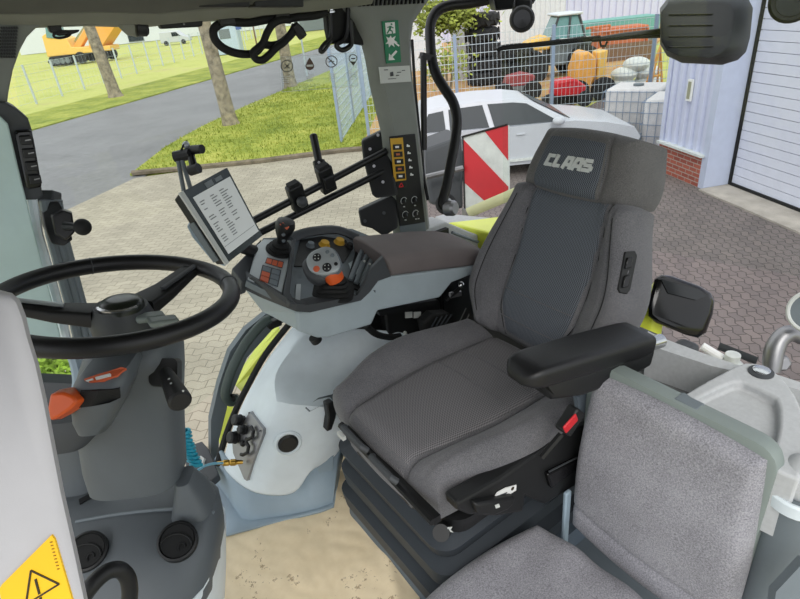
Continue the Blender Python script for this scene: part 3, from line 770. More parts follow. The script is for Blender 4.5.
# dark sun-blind pockets recessed in the rail
def pocket(x0, x1, y0, y1, label, v=1.515):
    pts = [PYv(x0, y0, v), PYv(x1, y0, v), PYv(x1, y1, v), PYv(x0, y1, v)]
    return MB().prism(pts, (0, .05, 0)).build('roof_pocket', 'black_plastic', smooth=0, bevel=.003, label=label, cat='roof panel', group='dark roof panels')
pocket(142, 181, -8, 2, 'narrow black roof panel above the far white van, leftmost of three')
pocket(199, 250, -6, 7, 'black roof panel above the hanging cable, middle of three')
pocket(255, 304, -6, 7, 'black roof panel nearest the rear pillar, rightmost of three')
# A pillar on the front right with its inner panel
VA = 1.66
def slab(name, px, v, m, th=.06, parent=None, bevel=.004, st=True, **kw):
    pts = [PYv(x, y, v) for x, y in px]
    b = MB(); b.prism(pts, (0, th, 0))
    return struct(b, name, m, parent, bevel=bevel, smooth=0, **kw) if st else b.build(name, m, parent, bevel=bevel, smooth=0, **kw)
ap = slab('trim_3', [(-60, 20), (48, 22), (36, 28), (27, 37), (20, 50), (13, 70), (9, 90), (7, 104), (-60, 104)], VA-.02, 'pillar_grey', .1)
b = MB()
for i in range(7):
    for j in range(10): 
        p = PYv(1.5+i*2.6-j*.3, 28+j*3.2, VA-.024); b.box(p, (.0035, .006, .005))
b.build('speaker_grille', 'black_plastic', ap, smooth=0)
slab('trim_4', [(-60, 102), (5, 102), (16, 108), (28, 118), (32, 130), (37, 160), (42, 190), (43, 196), (36, 200), (26, 200), (-60, 200)], VA-.05, 'dark_grey', .1)
slab('trim_5', [(-60, 112), (0, 116), (8, 124), (12, 140), (19, 170), (30, 215), (42, 262), (52, 300), (61, 338), (30, 350), (-60, 350)], VA-.07, 'mint', .03)
b = MB(); b.tube([PYv(x, y, VA-.03) for x, y in ((31, 196), (38, 235), (49, 272), (60, 312), (67, 342))], .012, 8); struct(b, 'trim_6', 'white_plastic')
b = MB()
for o, r in ((5, .013), (13, .01), (19, .008)): b.tube([PYv(x+o, y, VA) for x, y in ((40, 200), (46, 235), (56, 272), (67, 312), (78, 360))], r, 8)
struct(b, 'trim_7', 'mid_grey')
# rocker strip on the A pillar panel
t = thing('switch_strip', PYv(29, 165, VA-.09), 'black switch strip on the front right pillar panel above the camera clamp', 'switches')
pl = [(15, 134), (17, 131), (31, 130), (34, 140), (41, 180), (42, 187), (28, 190), (26, 187)]
MB().prism([PYv(x, y, VA-.075) for x, y in pl], (0, .03, 0)).build('plate', 'black_gloss', t, bevel=.004)
for i in range(4):
    cxp, cyp = 25+i*3.0, 140+i*13
    pts = [PYv(cxp+dx, cyp+dy, VA-.077) for dx, dy in ((-6, -4), (6, -5), (8, 4), (-4, 5))]
    r_ = MB().prism(pts, (0, -.008, 0)).build('rocker', 'black_plastic', t, bevel=.002)
    MB().box(PYv(cxp+3, cyp, VA-.088), (.012, .003, .0025)).build('mark', 'steel', r_, smooth=0)

# B pillar (rear right) : a rounded post, leaning with the photo's curve
VB = 1.70
def ring_b(l, r, y):
    a, c = PYv(l, y, VB), PYv(r, y, VB); w = c-a
    return [a+V((0, .03, 0)), a+w*.06, a+w*.18+V((0, -.018, 0)), a+w*.82+V((0, -.018, 0)), a+w*.95, c+V((.0, .03, 0)), c+V((.02, .10, 0)), a+V((.085, .10, 0)), a+V((.03, .05, 0))]
bl = [(332, 440, -8), (342, 428, 6), (356, 416, 22), (365, 413, 40), (370, 413, 60), (374, 415, 84), (380, 418, 110), (386, 421, 135), (389, 424, 165), (393, 428, 195), (397, 431, 225), (398, 436, 242), (398, 442, 262)]
b = MB(); b.loft([ring_b(*x) for x in bl]); bp = struct(b, 'trim_8', 'pillar_grey', smooth=40)
b = MB()
for i in range(16):
    p = PYv(360+i*4.2, 3-i*.2, VB-.03); b.box(p, (.004, .012, .02), ax=(1, 0, -.3))
b.build('air_grille', 'black_plastic', bp, smooth=0)
PB = lambda x, y, o=.022: PYv(x, y, VB-o)
def pb_rect(pts, th=.004, o=.02): return MB().prism([PB(x, y, o) for x, y in pts], (0, -th, 0))
# emergency exit sticker
t = thing('emergency_exit_sticker', PB(390, 62), 'green emergency exit sticker with running man, broken pane and arrow on grey pillar', 'sticker')
pb_rect([(381.5, 21.5), (397.5, 20), (400.5, 62), (386, 63.5)]).build('sheet', 'green_sign', t, smooth=0)
def picto(shapes, o=.025):
    b = MB()
    for s_ in shapes: b.prism([PB(x, y, o) for x, y in s_], (0, -.001, 0))
    return b
ln = lambda x0, y0, x1, y1, w: [(x0-(y1-y0)/math.hypot(x1-x0, y1-y0)*w/2, y0+(x1-x0)/math.hypot(x1-x0, y1-y0)*w/2), (x0+(y1-y0)/math.hypot(x1-x0, y1-y0)*w/2, y0-(x1-x0)/math.hypot(x1-x0, y1-y0)*w/2), (x1+(y1-y0)/math.hypot(x1-x0, y1-y0)*w/2, y1-(x1-x0)/math.hypot(x1-x0, y1-y0)*w/2), (x1-(y1-y0)/math.hypot(x1-x0, y1-y0)*w/2, y1+(x1-x0)/math.hypot(x1-x0, y1-y0)*w/2)]
picto([[(385, 22.8), (394.5, 22), (395.3, 33.2), (386, 34.2)]]).build('white_field', 'white', t, smooth=0)
picto([ln(390.5, 26, 389.5, 30, 2), ln(389.5, 30, 392, 31, 1.2), ln(392, 31, 392.5, 33.4, 1), ln(389.5, 29.5, 387, 33.5, 1.2), ln(390.5, 26.5, 393.3, 28, 1), ln(390, 26.5, 387.3, 27.5, 1), [(390.6, 23.4), (392, 23.3), (392.2, 25), (390.8, 25.2)]], .0265).build('running_man', 'green_sign', t, smooth=0)
picto([[(386, 36.5), (389, 38), (390.5, 35.5), (391.8, 38), (395.5, 36), (394, 40), (397.5, 42.5), (393.5, 43), (394.5, 47), (391, 44.5), (389, 47.5), (388.5, 43.8), (385.5, 44), (387.8, 41)], ln(394, 42, 399, 46, 1.6)]).build('breaking_glass', 'white', t, smooth=0)
picto([ln(396.5, 51, 390.5, 57.5, 2.2), [(388.5, 60.3), (389, 53.5), (395, 59.8)]]).build('arrow', 'white', t, smooth=0)
t = thing('pillar_label', PB(395, 82), 'small white printed label below the green exit sticker', 'label')
pb_rect([(378.5, 67), (409, 65.5), (410.5, 81.5), (380.5, 83.5)]).build('sheet', 'label_white', t, smooth=0)
picto([[(390, 72.5), (393, 71.5), (393.5, 76), (390.5, 76.3)], ln(384, 70, 388, 69.8, .8), ln(397, 72.5, 401, 72.2, .8), ln(396, 75.5, 399, 75.3, .8), ln(388, 79, 396, 78.5, .6), ln(402, 70.5, 405, 70.3, .7)], .0255).build('print', 'dark_grey', t, smooth=0)
# switch panel
t = thing('pillar_switch_panel', PB(408, 232), 'black switch panel with orange framed buttons and four rotary knobs on the pillar', 'control panel')
pb_rect([(388.5, 136.5), (414.5, 133.5), (424.5, 222), (399, 226)], .006, .018).build('panel', 'black_plastic', t, bevel=.003)
pb_rect([(399, 226), (424.5, 222), (426, 232), (400.5, 236)], .004, .018).build('lower_lip', 'mid_grey', t, bevel=.003)
pb_rect([(390, 138.5), (402.5, 137.5), (406, 180), (394, 181.5)], .002, .025).build('orange_surround', 'amber', t, smooth=0)
for i in range(5):
    x, y = 397+i*.85, 147+i*7.3
    k = pb_rect([(x-4.3, y-2.6), (x+4.3, y-3), (x+4.6, y+2.4), (x-4, y+2.9)], .003, .027).build('button', 'black_plastic', t, bevel=.001)
    pb_rect([(x-1.8, y-.9), (x+1.8, y-1.1), (x+1.9, y+.9), (x-1.7, y+1.1)], .001, .0305).build('symbol', 'white' if i in (0, 2, 4) else 'rust_orange', k, smooth=0)
    x, y = 408+i*.9, 145.5+i*7.2
    picto([[(x-1.5, y+1.3), (x-1.3, y-1), (x-.2, y-1.4), (x+.3, y-.2), (x+1.6, y-.2), (x+1.7, y+1.2)]], .0255).build('symbol', 'white', t, smooth=0)
k = pb_rect([(396, 182.5), (405.5, 181.5), (406, 187), (396.8, 188)], .003, .025).build('hazard_button', 'black_plastic', t, bevel=.001)
picto([ln(399, 187, 401.2, 182.8, .8), ln(401.2, 182.8, 403.3, 186.6, .8), ln(403.3, 186.6, 399, 187, .8)], .029).build('triangle', 'red', k, smooth=0)
for x, y, bright in ((403.5, 200.8, 0), (414, 199.8, 0), (405, 214.5, 0), (415.3, 213.5, 1)):
    p = PB(x, y, .025); ax = V((0, -1, 0))
    k = MB().lathe(p, ax, ((.0, .0), (.011, 0), (.010, .012), (.0, .013)), 18).build('rotary_knob', 'black_plastic', t)
    MB().tube([p+ax*.002+V((math.cos(a), 0, math.sin(a)))*.0135 for a in [math.radians(-50+i*280/20) for i in range(21)]], .0013 if not bright else .002, 5).build('scale_ring', 'label_white', k)
    MB().box(p+ax*.0135+V((.0, 0, .003)), (.002, .002, .011)).build('pointer', 'label_white' if bright else 'mid_grey', k, smooth=0)
picto([[(x-.9, y), (x+.9, y-.1), (x+.9, y+.9), (x-.9, y+1)] for x, y in ((404, 206.2), (415, 205), (405.5, 219.5), (416, 218.5), (418.5, 218.2))], .0255).build('print', 'label_white', t, smooth=0)
# rear side base under the B pillar
b = MB(); b.prism([PYv(x, y, 1.68) for x, y in ((422, 232), (430, 228), (446, 222), (470, 232), (520, 250), (520, 300), (430, 300), (396, 258), (392, 246))], (0, .1, 0)); struct(b, 'trim_9', 'shelf_grey', bevel=.006, smooth=0)
b = MB(); b.prism([PYv(x, y, 1.675) for x, y in ((438, 243), (446, 236), (482, 250), (500, 262), (500, 300), (430, 262))], (0, .05, 0)); struct(b, 'trim_10', 'dark_grey', bevel=.004, smooth=0)
b = MB(); b.tube([PYv(x, y, 1.66) for x, y in ((452, 232.5), (478, 242))], .006, 8); b.build('air_slot', 'mid_grey', smooth=40, label='long grey slot bar in the rear side trim behind the armrest', cat='trim slot')
# windows (thin panes)
b = MB(); b.prism([V((.12, 1.79, 3.38)), V((1.14, 1.79, 3.38)), V((1.2, 1.79, 2.45)), V((.72, 1.79, 2.3)), V((.05, 1.79, 2.05)), V((-.08, 1.79, 2.2)), V((0.0, 1.79, 2.9))], (0, .006, 0)); struct(b, 'window_1', 'glass', smooth=0)
b = MB(); b.prism([V((1.62, 1.62, 3.55)), V((1.62, .12, 3.55)), V((1.62, .12, 2.62)), V((1.62, 1.62, 2.45))], (.006, 0, 0)); struct(b, 'window_2', 'glass', smooth=0)
# rear roof cross beam above the rear window and left rear post (outside the frame edge)
b = MB(); b.box(V((1.62, .9, 3.62)), (.12, 1.7, .1)); struct(b, 'trim_11', 'roof_dark')
b = MB(); b.box(V((1.56, .06, 2.9)), (.1, .1, 1.4)); struct(b, 'trim_12', 'pillar_grey')
# black tubular frame of the rear window
pts = [D(x, y, 2.12) for x, y in ((500, -3), (470, 3), (452, 5), (440, 9), (433, 17), (430, 28), (430.5, 44), (432, 60), (436, 74), (444, 88), (452, 100), (456, 112), (457, 124), (455, 142), (451, 163), (447, 185), (443, 200), (444, 206), (449, 208))]
t = thing('rear_window_frame', pts[-1], 'bent black tube frame at the edge of the rear window beside the pillar', 'tube frame')
MB().tube(spline(pts, 3), .0195, 12).build('tube', 'black_metal', t)
MB().lathe(pts[-1], V((.3, -.9, .1)), ((.0, -.01), (.03, -.01), (.03, .02), (.022, .03), (.0, .03)), 18).build('end_cap', 'steel', t)
a0, a1, a2 = D(423.5, 56, 2.1), D(424, 150, 2.2), D(424.5, 176, 2.22)
t = thing('gas_strut', a2, 'thin upright black gas strut between pillar and bent window tube', 'strut')
MB().cyl(a0, a1, .0125, n=10).build('cylinder', 'black_metal', t); MB().cyl(a1, a2, .005, n=8).build('rod', 'steel', t)
MB().box(lerp(a0, D(431, 58, 2.11), .5), ((a0-D(431, 58, 2.11)).length+.02, .02, .022), ax=a0-D(431, 58, 2.11), ay=(0, 1, 0)).build('bracket', 'black_metal', t)
b = MB(); b.tube([D(x, y, 2.16) for x, y in ((412, 40), (415, 90), (419, 130), (424, 180), (428, 200))], .006, 8); struct(b, 'trim_13', 'black_rubber')
# ------------------------------------------------------------------ upholstered pads
class Pad:
    def __init__(s, org, ax, ay, az, hw, L, hz, thick, R, k=.3, skew=None):
        s.o = V(org); s.ax = V(ax).normalized(); s.ay = V(ay).normalized(); s.az = V(az).normalized()
        s.hw, s.L, s.hz, s.th, s.R, s.k = hw, L, hz, thick, R, k
    def drop(s, a, t):
        e = min((1-abs(a))*s.hw(t), (1-abs(2*t-1))*s.L/2)
        if e >= s.R: return 0.
        return s.R-math.sqrt(max(0, s.R**2-(s.R-e)**2))
    def pt(s, a, t, off=0.):
        q = 2*t-1; a2 = a*math.sqrt(1-s.k*q*q*.5)/math.sqrt(1-.0); q2 = q*math.sqrt(1-s.k*a*a*.5)
        return s.o+s.ax*(a2*s.hw(t))+s.ay*(s.L*(q2+1)/2)+s.az*(s.hz(a, t)-s.drop(a, t)+off)
    def mesh(s, b, n=36, m=36):
        # parameters bunched near the edges so the rounding stays smooth
        f = lambda i, n: -1+2*i/n
        wr = lambda x: math.sin(x*PI/2)*.55+x*.45
        A = [wr(f(i, n)) for i in range(n+1)]; T = [(wr(f(j, m))+1)/2 for j in range(m+1)]
        g = [[b.bm.verts.new(s.pt(a, t)) for t in T] for a in A]
        for i in range(n):
            for j in range(m): b.bm.faces.new((g[i][j], g[i+1][j], g[i+1][j+1], g[i][j+1]))
        edge = [g[i][0] for i in range(n+1)]+[g[n][j] for j in range(1, m+1)]+[g[i][m] for i in range(n-1, -1, -1)]+[g[0][j] for j in range(m-1, 0, -1)]
        prev = edge; c = s.o+s.ay*s.L/2
        for d_, sh in ((.35, 1.004), (.7, .995), (1, .965)):
            ring = [b.bm.verts.new(c+(v.co-c)*sh-s.az*(s.th*d_)) for v in edge]
            for i in range(len(ring)): b.bm.faces.new((prev[i], prev[(i+1) % len(ring)], ring[(i+1) % len(ring)], ring[i]))
            prev = ring
        b.bm.faces.new(prev); return b
    def patch(s, b, al, ar, t0, t1, off, n=24, m=28, scale=1.):
        def fn(i, j):
            t = t0+(t1-t0)*j; a = al(t)+(ar(t)-al(t))*i; edge = min(i, 1-i, j, 1-j)
            return s.pt(a, t, off*sm(edge*12)-.001)
        return b.grid(fn, n, m, uv=lambda i, j: ((al(t0+(t1-t0)*j)+(ar(t0+(t1-t0)*j)-al(t0+(t1-t0)*j))*i)*s.hw(.5), (t0+(t1-t0)*j)*s.L))
    def seam(s, b, pts, r=.0018, off=.001): return b.tube([s.pt(a, t, off) for a, t in pts], r, 5)
g_ = lambda x, c, w: math.exp(-((x-c)/w)**2)

# ------------------------------------------------------------------ driver's seat
SV = .975
seat = thing('driver_seat', V((.8, SV, FZ)), 'large dark grey cloth driver seat with white lettering on its headrest', 'seat')
cz = 2.355
cush = Pad((.495, SV, cz), (0, -1, 0), (1, 0, 0), (0, 0, 1), lambda t: .262+.04*sm(t/.5), .61,
           lambda a, t: .055*sm((abs(a)-.5)/.35)*(.45+.55*sm(t/.3))*(1-.5*sm((t-.45)/.5))+.02*(1-t)-.02*g_(abs(a), .56, .035)-.006*g_(abs(a), .8, .02), .092, .05, .32)
o = cush.mesh(MB(), 48, 40).build('seat_cushion', 'seat_side', seat, smooth=60)
pb = MB(); cush.patch(pb, lambda t: -.545, lambda t: .545, .004, .97, .004, 30, 30); ins = pb.build('cushion_panel', 'knit_seat', o, smooth=60)
b = MB()
for t in (.56, .72): cush.seam(b, [(-.53+1.06*i/16, t+.02*math.sin(i/16*PI)) for i in range(17)], .002, .004)
b.build('seam', 'seat_side', ins)
for s_ in (-1, 1):
    b = MB(); cush.seam(b, [(s_*.565, .04+.93*i/20) for i in range(21)], .0022, .0); cush.seam(b, [(s_*.8, .1+.85*i/20) for i in range(21)], .0016, .0005); b.build('piping', 'black_rubber', o)
up = V((.356, 0, .934)); nf = V((-.934, 0, .356))
back = Pad((1.10, SV+.033, 2.33), (0, -1, 0), up, nf, lambda t: lerp(.235, .283, sm(t/.3)) if t < .4 else lerp(.283, .222, sm((t-.4)/.62)), .52,
           lambda a, t: .05*sm((abs(a)-.46)/.4)*(1-.35*t)-.014*g_(abs(a)*back.hw(t), .146, .009)+.018*g_(t, .25, .2)-.006*g_(abs(a), .78, .02), .11, .05, .3)
o = back.mesh(MB(), 48, 44).build('backrest', 'seat_side', seat, smooth=60)
pb = MB(); back.patch(pb, lambda t: -lerp(.095, .142, sm(t/.3))/back.hw(t), lambda t: lerp(.105, .142, sm(t/.3))/back.hw(t), .04, .99, .004, 30, 40); ins = pb.build('backrest_panel', 'knit_back', o, smooth=60)
b = MB()
for t in (.16, .33): back.seam(b, [((-.13+.26*i/16)/back.hw(t), t) for i in range(17)], .0018, .004)
b.build('seam', 'seat_side', ins)
for s_ in (-1, 1):
    b = MB(); back.seam(b, [(s_*lerp(.1, .146, sm((.04+.95*i/20)/.3))/back.hw(.04+.95*i/20), .04+.95*i/20) for i in range(21)], .002, .0); back.seam(b, [(s_*.8, .12+.8*i/20) for i in range(21)], .0016, .0005); b.build('piping', 'black_rubber', o)
# adjuster buttons in the near flank of the backrest
BV = bvh(o); sw = MB().hull(*onto(BV, [(624, 252), (634, 251), (636, 256), (629, 290), (626, 294), (619, 293), (617, 289)], .007, -.014)).build('lumbar_switch', 'black_plastic', o, bevel=.002)
for q in ([(625, 258), (631, 257), (629, 268), (623, 269)], [(623, 276), (629, 275), (626.5, 287), (620.5, 288)]): MB().hull(*onto(BV, q, .011, -.005)).build('rocker', 'black_gloss', sw, bevel=.002)
# headrest extension
hp = V((1.10, SV+.046, 2.33))+up*.487+nf*.012
head = Pad(hp, (0, -1, 0), up, nf, lambda t: lerp(.194, .166, sm(t*1.05)), .2,
           lambda a, t: .012*(1-t)-.02*a*a-.008*g_(a+.06, .68, .03)-.008*g_(a+.06, -.68, .03), .15, .045, .35)
ho = head.mesh(MB(), 40, 32).build('headrest', 'seat_head', seat, smooth=60)
pb = MB(); head.patch(pb, lambda t: -.72+.03*t, lambda t: .6-.03*t, .03, .86, .003, 24, 20); ins = pb.build('headrest_panel', 'knit_back', ho, smooth=60)
# the lettering: outlines built as blocky strokes lying on the cloth
def hpt(x, y, z): return head.pt((x-.002)/.18,   .49+(y+x*.03)/.2, .005+z)
b = MB(); S = .0098; tk = .0105; hh = .037
def stroke(x0, y0, x1, y1): 
    n = 6; q = []
    for i in range(n+1): q.append((lerp(x0, x1, i/n), lerp(y0, y1, i/n)))
    w_ = tk/2; dx, dy = x1-x0, y1-y0; l = math.hypot(dx, dy); nx, ny = -dy/l*w_, dx/l*w_
    for i in range(n):
        (a0, b0), (a1, b1) = q[i], q[i+1]
        b.hull([hpt(a0-nx, b0-ny, -.004), hpt(a0+nx, b0+ny, -.004), hpt(a1+nx, b1+ny, -.004), hpt(a1-nx, b1-ny, -.004)], [hpt(a0-nx, b0-ny, .001), hpt(a0+nx, b0+ny, .001), hpt(a1+nx, b1+ny, .001), hpt(a1-nx, b1-ny, .001)])
sk = .18
def L_(x, y): return (x+y*sk, y)
def seg(ch, x):
    w_ = .0235; y0, y1 = -hh/2+tk/2, hh/2-tk/2; ym = 0
    P = {'C': [((w_, y1), (0, y1)), ((0, y1+tk/2), (0, y0-tk/2)), ((0, y0), (w_, y0))],
         'L': [((0, y1+tk/2), (0, y0-tk/2)), ((0, y0), (w_-.003, y0))],
         'A': [((.0, y0-tk/2), (.006, y1)), ((.002, y1), (w_-.002, y1)), ((w_-.001, y1+tk/2), (w_, y0-tk/2)), ((.003, -.006), (w_, -.006))],
         'S': [((w_, y1), (0, y1)), ((0, y1), (0, ym)), ((0, ym), (w_, ym)), ((w_, ym), (w_, y0)), ((w_, y0), (-.002, y0))]}[ch]
    for p, q in P: stroke(*[c for r_ in (L_(p[0]+x, p[1]), L_(q[0]+x, q[1])) for c in r_])
X0 = -.083
for i, ch in enumerate('CLAAS'): seg(ch, X0+i*.0325)
b.build('lettering', 'label_white', ho, smooth=0)['label'] = 'white block lettering on the headrest'
# left armrest
def arm_ring(p, w, h, up_, side, r): return rrect(p, side, up_, w, h, r, 4)
F0, F1 = PYv(516, 374, .665), PYv(640, 337, .63)
dv = (F1-F0).normalized(); sd = V((dv.y, -dv.x, 0)).normalized(); uz = sd.cross(dv) if sd.cross(dv).z > 0 else dv.cross(sd)
b = MB(); rings = []
for s_, w_, h_, dz in ((0, .05, .02, -.006), (.03, .085, .036, 0), (.1, .1, .05, .002), (.5, .104, .056, .002), (.9, .104, .056, .0), (.975, .1, .05, 0), (1, .07, .03, 0)):
    rings.append(rrect(lerp(F0, F1, s_)+uz*dz, sd, uz, w_, h_, min(w_, h_)*.3, 5))
b.loft(rings); ar = b.build('armrest', 'leather', seat, smooth=50)
b = MB(); rings = []
for s_, w_, h_, dz in ((.16, .05, .02, -.03), (.22, .075, .06, -.042), (.45, .085, .07, -.05), (.8, .088, .07, -.045), (1.02, .08, .06, -.04)):
    rings.append(rrect(lerp(F0, F1, s_)+uz*dz, sd, uz, w_, h_, .016, 4))
b.loft(rings); b.build('armrest_shell', 'black_plastic', ar, smooth=50)
MB().cyl(F1+uz*-.03+sd*.0, F1+dv*.09+uz*-.03, .018).build('pivot', 'chrome', ar)
# seat pan, side panel, handles
pan = MB(); pan.loft([rrect((.81, SV, z_), (1, 0, 0), (0, 1, 0), w_, d_, .05, 5) for z_, w_, d_ in ((2.17, .50, .46), (2.20, .53, .52), (2.255, .54, .54))])
pano = pan.build('seat_pan', 'black_plastic', seat, smooth=40)
sp = [PYv(x, y, .668) for x, y in ((457, 503), (500, 479), (552, 442), (580, 426), (640, 408), (640, 470), (590, 478), (545, 505), (526, 497), (524, 512), (497, 517), (492, 512), (470, 516), (458, 511))]
spo = MB().prism(sp, (0, .045, 0)).build('side_panel', 'black_plastic', seat, bevel=.008, smooth=0)
q = [PYv(x, y, .666) for x, y in ((492.5, 499), (497, 492), (505, 487.5), (516, 484.5), (515.5, 490), (508, 494.5))]
st = MB().prism(q, (0, -.002, 0)).build('label_sticker', 'white', spo, smooth=0)
MB().prism([PYv(x, y, .6635) for x, y in ((497, 496), (507, 492), (507, 493), (498, 497))], (0, -.001, 0)).build('print', 'dark_grey', st, smooth=0)
MB().lathe(PYv(512.5, 488.5, .6638), (0, -1, 0), ((.0, 0), (.005, 0), (.005, .001), (.0, .001)), 12).build('mark', 'sign_black', st)
lv = MB().prism([PYv(x, y, .648) for x, y in ((476, 505), (497, 501), (516, 497), (516, 503), (508, 511), (494, 517), (480, 516))], (0, .03, 0)).build('lever', 'black_plastic', spo, bevel=.008)
MB().prism([PYv(x, y, .646) for x, y in ((494.5, 505), (498.5, 503.5), (499.5, 506.5), (495.5, 508))], (0, -.002, 0)).build('mark', 'label_white', lv, smooth=0)
MB().prism([PYv(x, y, .655) for x, y in ((548, 475), (575, 461), (590, 456), (590, 465), (572, 474), (552, 489))], (0, .02, 0)).build('lever', 'black_gloss', spo, bevel=.004)
MB().prism([PYv(x, y, .662) for x, y in ((548, 471), (590, 450), (590, 454), (549, 475))], (0, -.003, 0)).build('trim_line', 'dark_grey', spo, smooth=0)
# front slide rails below the cushion
fr = MB(); r0, r1 = PX(341, 425, .478), PX(433, 522, .478)
fr.tube([r0, r1], .010, 8); fr.box(lerp(r0, r1, .5)+V((.012, 0, -.014)), (.02, abs(r1.y-r0.y), .02)); fo = fr.build('front_rail', 'black_metal', seat)
for s0, s1, w_ in ((.08, .36, .022), (.42, .68, .022)):
    p0, p1 = lerp(r0, r1, s0)+V((-.004, 0, .018)), lerp(r0, r1, s1)+V((-.004, 0, .018))
    MB().tube([p0, lerp(p0, p1, .1)+V((-.01, 0, .012)), lerp(p0, p1, .9)+V((-.01, 0, .012)), p1], .0085, 8).build('handle', 'dark_grey', fo)
MB().box(lerp(r0, r1, .12)+V((-.025, 0, .012)), (.01, .03, .012)).build('tag', 'label_white', fo, smooth=0)
kn = MB().cyl(PYv(444, 529, .75), PYv(441, 533, .72), .02).build('weight_knob', 'black_plastic', seat)
MB().prism([PYv(x, y, .715) for x, y in ((447, 527), (452, 526.5), (450, 529), (453, 532), (448, 531))], (0, -.002, 0)).build('mark', 'label_white', kn, smooth=0)
# suspension with rubber bellows
rings = []
for z_, g in ((2.20, .0), (2.165, .012), (2.145, .03), (2.12, -.012), (2.075, .0), (2.05, .035), (2.03, -.015), (1.975, -.01), (1.95, .035), (1.93, -.025), (1.87, -.02), (1.855, .01)):
    rings.append(rrect((.815, SV+.042, z_), (1, 0, 0), (0, 1, 0), .56-2*g, .526-2*g, .055, 6))
b = MB(); b.loft(rings); b.build('suspension_bellows', 'bellows', seat, smooth=50)
b = MB(); b.loft([rrect((.825, SV+.03, z_), (1, 0, 0), (0, 1, 0), w_, d_, .05, 5) for z_, w_, d_ in ((FZ, .61, .60), (1.86, .59, .58))]); b.build('base_plate', 'bellows_blue', seat, smooth=40)
# seat belt buckle
t = thing('seat_belt_buckle', PYv(566, 436, .63), 'black seat belt buckle with red release button beside the driver seat', 'buckle')
q0, q1 = PYv(561, 434, .63), PYv(577, 409, .63); dd = (q1-q0).normalized()
MB().box(lerp(q0, q1, .55), (.065, .03, .042), ax=dd, ay=(0, 1, 0)).build('housing', 'black_plastic', t, bevel=.006)
bp0, bp1 = PYv(563.5, 430, .612), PYv(576, 416, .612)
MB().box(lerp(bp0, bp1, .5)+V((0, -.002, 0)), ((bp1-bp0).length, .006, .026), ax=bp1-bp0, ay=(0, 1, 0)).build('release_button', 'red', t, bevel=.003)
MB().tube([q0, q0-dd*.07+V((0, .01, 0))], .008, 6, flat=(0, 1, 0)).build('stalk', 'black_metal', t)
MB().prism([PYv(x, y, .66) for x, y in ((577, 398), (592, 388), (588, 408), (580, 418))], (0, .012, 0)).build('seat_belt', mat('belt_grey', (92, 102, 112), .8), smooth=0, label='short grey belt strap rising behind the red-buttoned buckle', cat='belt')
# ------------------------------------------------------------------ passenger seat
pst = thing('passenger_seat', V((.85, .43, FZ)), 'light speckled grey folding passenger seat at the lower right', 'seat')
pb_ = Pad((.885, .447, 2.03), (0, -1, 0), (.04, 0, 1), (-1, 0, .04), lambda t: lerp(.212, .192, t), .52,
          lambda a, t: .012*(1-a*a)-.012*g_(t, .16, .012)+.01*g_(t, .5, .3), .05, .03, .16)
o = pb_.mesh(MB(), 36, 40).build('backrest', 'pass_cloth', pst, smooth=60)
pc_ = Pad((.34, .485, 2.062), (0, -1, 0), (1, 0, 0), (0, 0, 1), lambda t: .275-.03*t, .51,
          lambda a, t: .022*(1-a*a)-.018*g_(t, .0, .2)-.014*g_(a, -.2, .22)*sm((t-.4)*2)+.004*math.sin(a*9+t*5), .08, .05, .35)
o = pc_.mesh(MB(), 36, 36).build('seat_cushion', 'pass_cloth', pst, smooth=60)
b = MB(); b.loft([rrect((x_, .453, 2.30), (0, 1, 0), (0, 0, 1), w_, h_, .045, 5) for x_, w_, h_ in ((.932, .405, .50), (.936, .415, .52), (.962, .418, .522), (.978, .405, .51))]); b.build('back_shell', 'frame_green', pst, smooth=40)
MB().box(PX(610, 380, .95)+V((0, -.03, -.0)), (.06, .05, .03)).build('hinge_cap', 'frame_green', pst, bevel=.005)
MB().box(PX(689, 402, .958), (.03, .05, .006)).build('release_latch', 'mid_grey', pst, bevel=.003)
b = MB(); b.box(V((.88, .655, 2.06)), (.022, .012, .22)); b.build('hinge_bracket', 'blue_grey', pst, bevel=.004)
b = MB(); b.box(V((.6, .44, 1.9)), (.4, .34, .2)); b.build('seat_box', 'dark_grey', pst, bevel=.02)
# ------------------------------------------------------------------ multi-function console right of the driver seat
VN = 1.33                                            # near face of the console
C_ = lambda x, y, v=VN: PYv(x, y, v)
con = thing('armrest_console', V((.8, 1.45, 2.4)), 'pale grey armrest console with control levers right of the driver seat', 'console')
# light body: side face outline extruded away from the seat, front turned outwards
side = [(297, 311), (360, 299), (378, 280), (392, 276), (466, 267), (480, 262), (480, 272), (452, 283), (440, 298), (378, 311), (372, 325), (330, 338), (318, 338.5), (297, 331)]
nearp = [C_(x, y) for x, y in side]
farp = [V((p.x-.02, 1.66, p.z+.02)) for p in nearp]
body = MB(); body.hull(nearp, farp)
fr = [C_(297, 311), C_(297, 331), PYv(262, 312, 1.50), PYv(244, 289, 1.50)]
body.hull([fr[0], fr[1], fr[2], fr[3]], [p+V((.10, .16, .0)) for p in fr])
bo = body.build('body', 'console_grey', con, bevel=.008, smooth=0)
# dark collar along the upper edge
cl = MB()
up1 = [(243, 281.5), (252, 277), (297, 304), (308, 305), (357, 296), (364, 285), (372, 268), (383, 257)]
lo1 = [(243.5, 289), (262, 298), (296, 311.5), (310, 312.5), (361, 300.5), (370, 292), (378, 281), (391, 276.5)]
vv = [1.50, 1.46, 1.33, 1.33, 1.33, 1.33, 1.33, 1.33]
A = [PYv(x, y, v-.02) for (x, y), v in zip(up1, vv)]; B = [PYv(x, y, v-.02) for (x, y), v in zip(lo1, vv)]
for i in range(len(A)-1):
    cl.hull([A[i], A[i+1], B[i+1], B[i]], [p+V((.004, .05 if i < 4 else .014, .0)) for p in (A[i], A[i+1], B[i+1], B[i])])
cl.build('collar', 'dark_grey', con, smooth=0)
